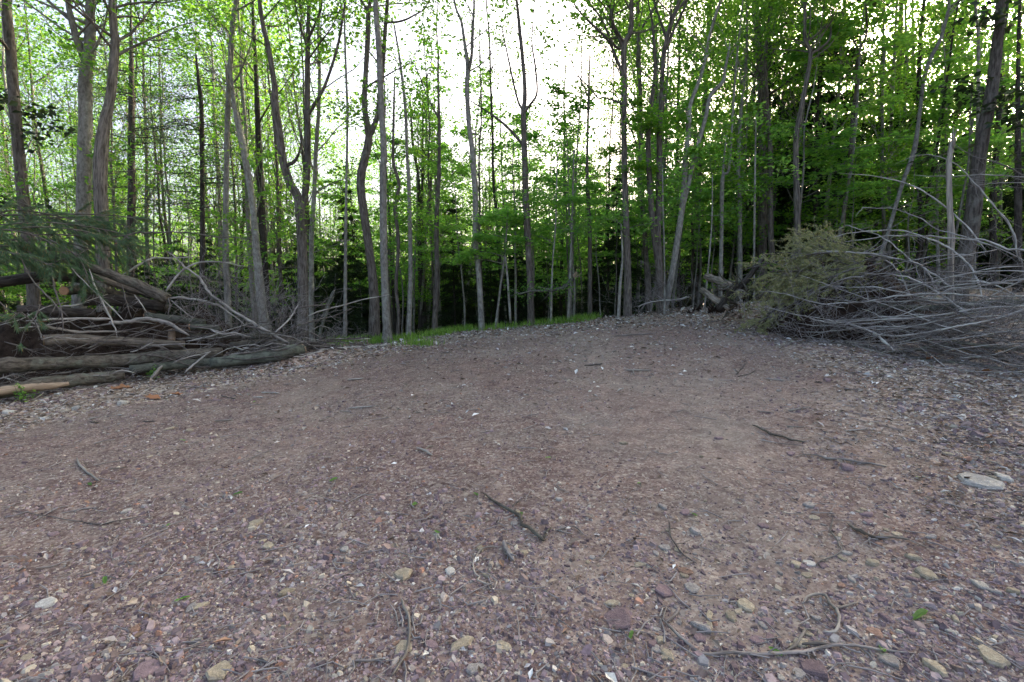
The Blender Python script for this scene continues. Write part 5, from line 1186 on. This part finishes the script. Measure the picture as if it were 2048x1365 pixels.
C2 = (650, 800, .414); C3 = (1300, 800, .414); C1 = (0, 800, .414); C4 = (600, 600, .4395)
def ground_rows(pts, crop, w=None):
    out = []
    for p in pts:
        px, py = crop[0] + p[0] * crop[2], crop[1] + p[1] * crop[2]; ww = (p[2] if len(p) > 2 else w) * crop[2]
        q = gpt(px, py); r = ww * .42 * math.hypot(q[1], 1.2) / F * wide(px); out.append([q[0], q[1], q[2] + r * .75 + .009, r])
    return np.array(out)
ST = [('crooked grey stick with a stubby fork lying in mid gravel', [(755, 465, 9), (830, 515, 16), (900, 565, 19), (945, 590, 20), (955, 630, 21), (1010, 670, 21), (1062, 705, 20)], C2, 'bark_log', [[(1055, 695, 14), (1072, 660, 13), (1092, 642, 9)]]),
      ('thin looped twig just past the crooked stick', [(1112, 655, 8), (1150, 640, 9), (1210, 634, 10), (1252, 672, 8)], C2, 'dead_branch', [[(1120, 652, 9), (1160, 662, 9), (1197, 668, 7)]]),
      ('short thick bark stub below the crooked stick', [(862, 712, 22), (880, 755, 28), (908, 815, 26)], C2, 'dead_branch', []),
      ('thin pale root curling beside the bark stub', [(850, 735, 7), (770, 745, 8), (735, 780, 9), (715, 820, 9), (725, 870, 9), (747, 890, 9), (740, 912, 9), (825, 930, 6)], C2, 'peeled', []),
      ('wavy tan root running to the front of the gravel', [(370, 990, 9), (382, 1030, 15), (405, 1090, 16), (412, 1150, 16), (396, 1250, 17), (370, 1300, 16), (325, 1365, 14)], C2, 'peeled', []),
      ('little pale stick next to the wavy tan root', [(135, 1290, 12), (200, 1290, 15), (305, 1278, 10)], C2, 'dead_branch', []),
      ('short dark twig standing off from the crooked stick', [(905, 535, 9), (925, 515, 10), (945, 505, 6)], C2, 'dead_dark', []),
      ('small bleached forked twig out on the open gravel', [(440, 250, 8), (480, 262, 14), (520, 280, 12)], C2, 'peeled', [[(480, 262, 10), (500, 245, 9), (525, 240, 6)]]),
      ('longest bent stick with a forked tip along the gravel front', [(55, 1078, 15), (130, 1150, 17), (230, 1230, 20), (262, 1252, 20), (400, 1250, 18), (560, 1255, 20), (700, 1245, 22), (850, 1220, 20), (980, 1212, 19), (1130, 1225, 16), (1290, 1240, 12)], C3, 'dead_branch', [[(62, 1085, 13), (68, 1050, 12), (78, 1020, 9)], [(75, 1095, 14), (120, 1060, 14), (140, 1022, 10)], [(700, 1245, 14), (760, 1258, 12), (822, 1282, 7)]]),
      ('whitish gnarled root curling above the longest stick', [(740, 1002, 12), (770, 965, 17), (830, 955, 18), (870, 1000, 20), (900, 1035, 20), (908, 1100, 20), (890, 1140, 18), (840, 1142, 10)], C3, 'peeled', [[(895, 1030, 16), (950, 1015, 16), (1002, 995, 10)]]),
      ('pale root rising from the longest stick', [(650, 1242, 13), (700, 1210, 16), (735, 1160, 16), (752, 1130, 14), (792, 1136, 9)], C3, 'peeled', []),
      ('pale driftwood-like splinter lying against the longest stick', [(735, 1205, 16), (800, 1200, 22), (870, 1205, 12)], C3, 'peeled', []),
      ('dark straight stick far right on the open gravel', [(495, 130, 10), (580, 175, 14), (660, 200, 13), (750, 220, 9)], C3, 'bark_log', []),
      ('grey stick half stripped of bark beside the dark mauve rock', [(775, 272, 12), (880, 295, 16), (1000, 317, 19), (1135, 345, 14)], C3, 'dead_branch', [[(775, 270, 9), (740, 272, 8), (705, 282, 5)]]),
      ('ragged bark strip with frayed fibres on the right gravel', [(950, 612, 14), (1000, 650, 22), (1080, 685, 24), (1180, 690, 16), (1280, 715, 9), (1380, 750, 6)], C3, 'bark_log_pale', []),
      ('thin bent twig making a hook on the right gravel', [(880, 560, 7), (878, 650, 9), (910, 710, 10), (925, 745, 10), (860, 775, 9), (800, 808, 6)], C3, 'dead_dark', []),
      ('thin dark twig trailing across the middle gravel', [(90, 600, 7), (100, 670, 9), (150, 750, 9), (225, 805, 6)], C3, 'dead_dark', []),
      ('bleached bone-coloured stick on the left gravel', [(370, 290, 12), (400, 340, 16), (440, 375, 15), (482, 402, 16)], C1, 'peeled', []),
      ('long thin dark twig lying across the left gravel', [(60, 535, 5), (220, 570, 7), (400, 590, 8), (510, 605, 9), (685, 570, 7)], C1, 'dead_dark', []),
      ('small pale straight twig near the bone-coloured stick', [(525, 346, 7), (570, 340, 8), (610, 336, 5)], C1, 'peeled', []),
      ('bleached forked stick far out on the upper gravel', [(1478, 322, 8), (1530, 328, 11), (1600, 330, 9)], C4, 'peeled', [[(1515, 328, 8), (1520, 345, 6)]]),
      ('white upright curl of bark on the upper gravel', [(1248, 200, 5), (1246, 220, 7), (1238, 240, 5)], C4, 'peeled', []),
      ('dark short stick pair on the upper gravel', [(1292, 303, 5), (1330, 300, 9), (1375, 296, 6)], C4, 'dead_dark', []),
      ('grey stick lying before the leafless scrub', [(1415, 172, 4), (1500, 165, 7), (1625, 155, 6)], C4, 'dead_branch', []),
      ('small dark twig alone in the upper left gravel', [(640, 243, 4), (690, 239, 6)], C4, 'dead_dark', []),
      ('dark twig fork on the gravel before the brush pile', [(210, 1050, 6), (250, 1010, 8), (270, 980, 6)], CH, 'dead_dark', [[(225, 1060, 6), (300, 1040, 6), (330, 1020, 4)]])]
for lab, pts, crop, mt, kids in ST:
    branch('stick', lab, ground_rows(pts, crop), 'stick' if mt == 'dead_branch' else mt, 0 if mt == 'peeled' else 3, .10, cat='stick', n=4, sub=1, kids=[ground_rows(k, crop) for k in kids])
for k in range(30):
    px, py = (R(1500, 2048), R(700, 900)) if k % 2 else (R(60, 700), R(720, 850))
    a = R(-.5, .5); L = R(15, 60); pts = [(px + L * t * math.cos(a), py + L * t * math.sin(a) * .35, R(2.5, 4.5)) for t in (0, .5, 1)]
    side = 'the brush pile' if k % 2 else 'the log pile'
    branch('stick', 'small loose stick on the litter in front of ' + side, ground_rows(pts, (0, 0, 1)), ('dead_branch', 'dead_dark', 'peeled')[k % 3], 1, .2, 'stick', 'loose sticks before ' + side, 3, 5)

# fallen green and brown leaves that stand out
def leaf_mesh(L, lobes):
    th = np.linspace(0, 2 * math.pi, 17)[:-1]; r = .5 * (1 + (.28 * np.cos(lobes * th) if lobes else -.25 * np.cos(2 * th + math.pi)))
    u, v = r * np.cos(th) * L, r * np.sin(th) * L * (.9 if lobes else .55); z = .18 * L * (np.abs(v) / (L * .5)) + rng.normal(size=16) * .04 * L
    m = MB(); m.add(np.vstack([np.stack([u, v, z], 1), [[0, 0, 0]]]), t=np.stack([np.arange(16), (np.arange(16) + 1) % 16, np.full(16, 16)], -1), rnd=R(.3, .9)); return m
gl = leaf_mesh(.062, 0).mesh('green_leaf'); gl.materials.append(M['leaf_under']); bl = leaf_mesh(.12, 5).mesh('brown_leaf'); bl.materials.append(M['brown_leaf'])
def fleaf(px, py, me, nm, lab, grp, s=1.0):
    p = gpt(px, py, .012); o = bpy.data.objects.new(nm, me); col.objects.link(o); o.location = p; o.rotation_euler = (R(-.3, .3), R(-.3, .3), R(0, 6.28)); o.scale = (s,) * 3; tag(o, lab, 'leaf', grp)
fleaf(1840, 1238, gl, 'green_leaf', 'biggest fresh green leaf lying past the curling white root', None, 1.3)
for (px, py) in [(365, 881), (180, 972), (337, 1052), (210, 1160), (364, 1201), (1096, 921), (952, 996), (830, 1013), (1043, 1037), (874, 1072), (1387, 1034), (1262, 1282), (1977, 927), (1835, 965), (509, 805), (667, 962), (1278, 971), (1763, 1304), (475, 990), (1550, 1313)]:
    fleaf(px, py, gl, 'green_leaf', 'little fresh green leaf fallen on the bare gravel', 'fallen green leaves', R(.6, 1.0))
for (px, py) in [(236, 781), (250, 777), (353, 793), (1968, 748), (1860, 718), (312, 800), (298, 792)]:
    fleaf(px, py, bl, 'brown_leaf', 'curled brown oak leaf on the litter' + (' by the log pile' if px < 1000 else ' under the brush pile'), 'brown oak leaves ' + ('by the logs' if px < 1000 else 'by the brush'), R(.9, 1.6))

def grass():
    mb = MB(); P = []
    n = 15000; t = rng.uniform(0, 1, n); px = 660 + t * 530 + rng.normal(size=n) * 8
    Y0 = np.interp(px, [640, 780, 870, 960, 1060, 1200], [11.4, 11.6, 12.0, 12.2, 12.5, 12.6]); Y = Y0 + rng.beta(1.3, 1.6, n) * 1.9
    x = (px - 1024) / F * Y; dens = vnoise(x * 1.6, Y * 1.6, 44); k = rng.uniform(0, 1, n) < np.clip((dens - .36) * 2.2, 0, 1) * np.clip((px - 660) / 120 + .3, 0, 1); x, Y = x[k], Y[k]
    q = rng.normal(size=(260, 2)) * np.array([.22, .15]); c = gpt(838, 690); x = np.r_[x, c[0] + q[:, 0]]; Y = np.r_[Y, c[1] + q[:, 1]]
    n = len(x); z = gz(x, Y); h = rng.uniform(.07, .24, n); a = rng.uniform(0, 6.28, n); w = rng.uniform(.006, .014, n); ln = rng.uniform(.2, .8, n) * h
    dx, dy = np.cos(a), np.sin(a); b = np.stack([x, Y, z - .01], 1); sd = np.stack([-dy, dx, 0 * dx], 1) * w[:, None] * .5; d = np.stack([dx, dy, 0 * dx], 1)
    up = np.array([0, 0, 1.])
    m1 = b + up * (h * .6)[:, None] + d * (ln * .35)[:, None]; tp = b + up * h[:, None] + d * ln[:, None]
    V = np.stack([b + sd, b - sd, m1 - sd, m1 + sd, tp], 1).reshape(-1, 3); o = np.arange(n)[:, None] * 5
    mb.add(V, o + np.array([[0, 1, 2, 3]]), o + np.array([[3, 2, 4]]), rnd=np.repeat(rng.uniform(0, 1, n), 5))
    tag(obj('grass', mb, M['grass'], None, None, False), 'fresh green grass and fern strip along the top of the bank', 'grass', kind='stuff')
grass()
for (px, py, s) in [(40, 775, .7), (300, 690, .8)]:
    p = PL(px, py, -.3); p[2] = float(gz(p[0], p[1])); mb = MB(); lv = MB(); pts = []
    for k in range(7):
        d = unit(rng.normal(size=3) * .35 + np.array([0, 0, 1])) * R(.2, .4) * s; mb.tube([[*p, .004], [*(p + d * .5), .003], [*(p + d), .0015]], 3, cap=False)
        tt = rng.uniform(.3, 1, (12, 1)); pts.append(p + d * tt + rng.normal(size=(12, 3)) * .025)
    lv.leaves(np.vstack(pts), .05, tilt=.5); o = obj('seedling', mb, M['bark_log_green'], None, p); tag(o, 'small bright green seedling sprouting against the stacked logs', 'seedling', 'seedlings by the logs'); obj('leaves', lv, M['leaf_under'], o, p, False)['kind'] = 'stuff'
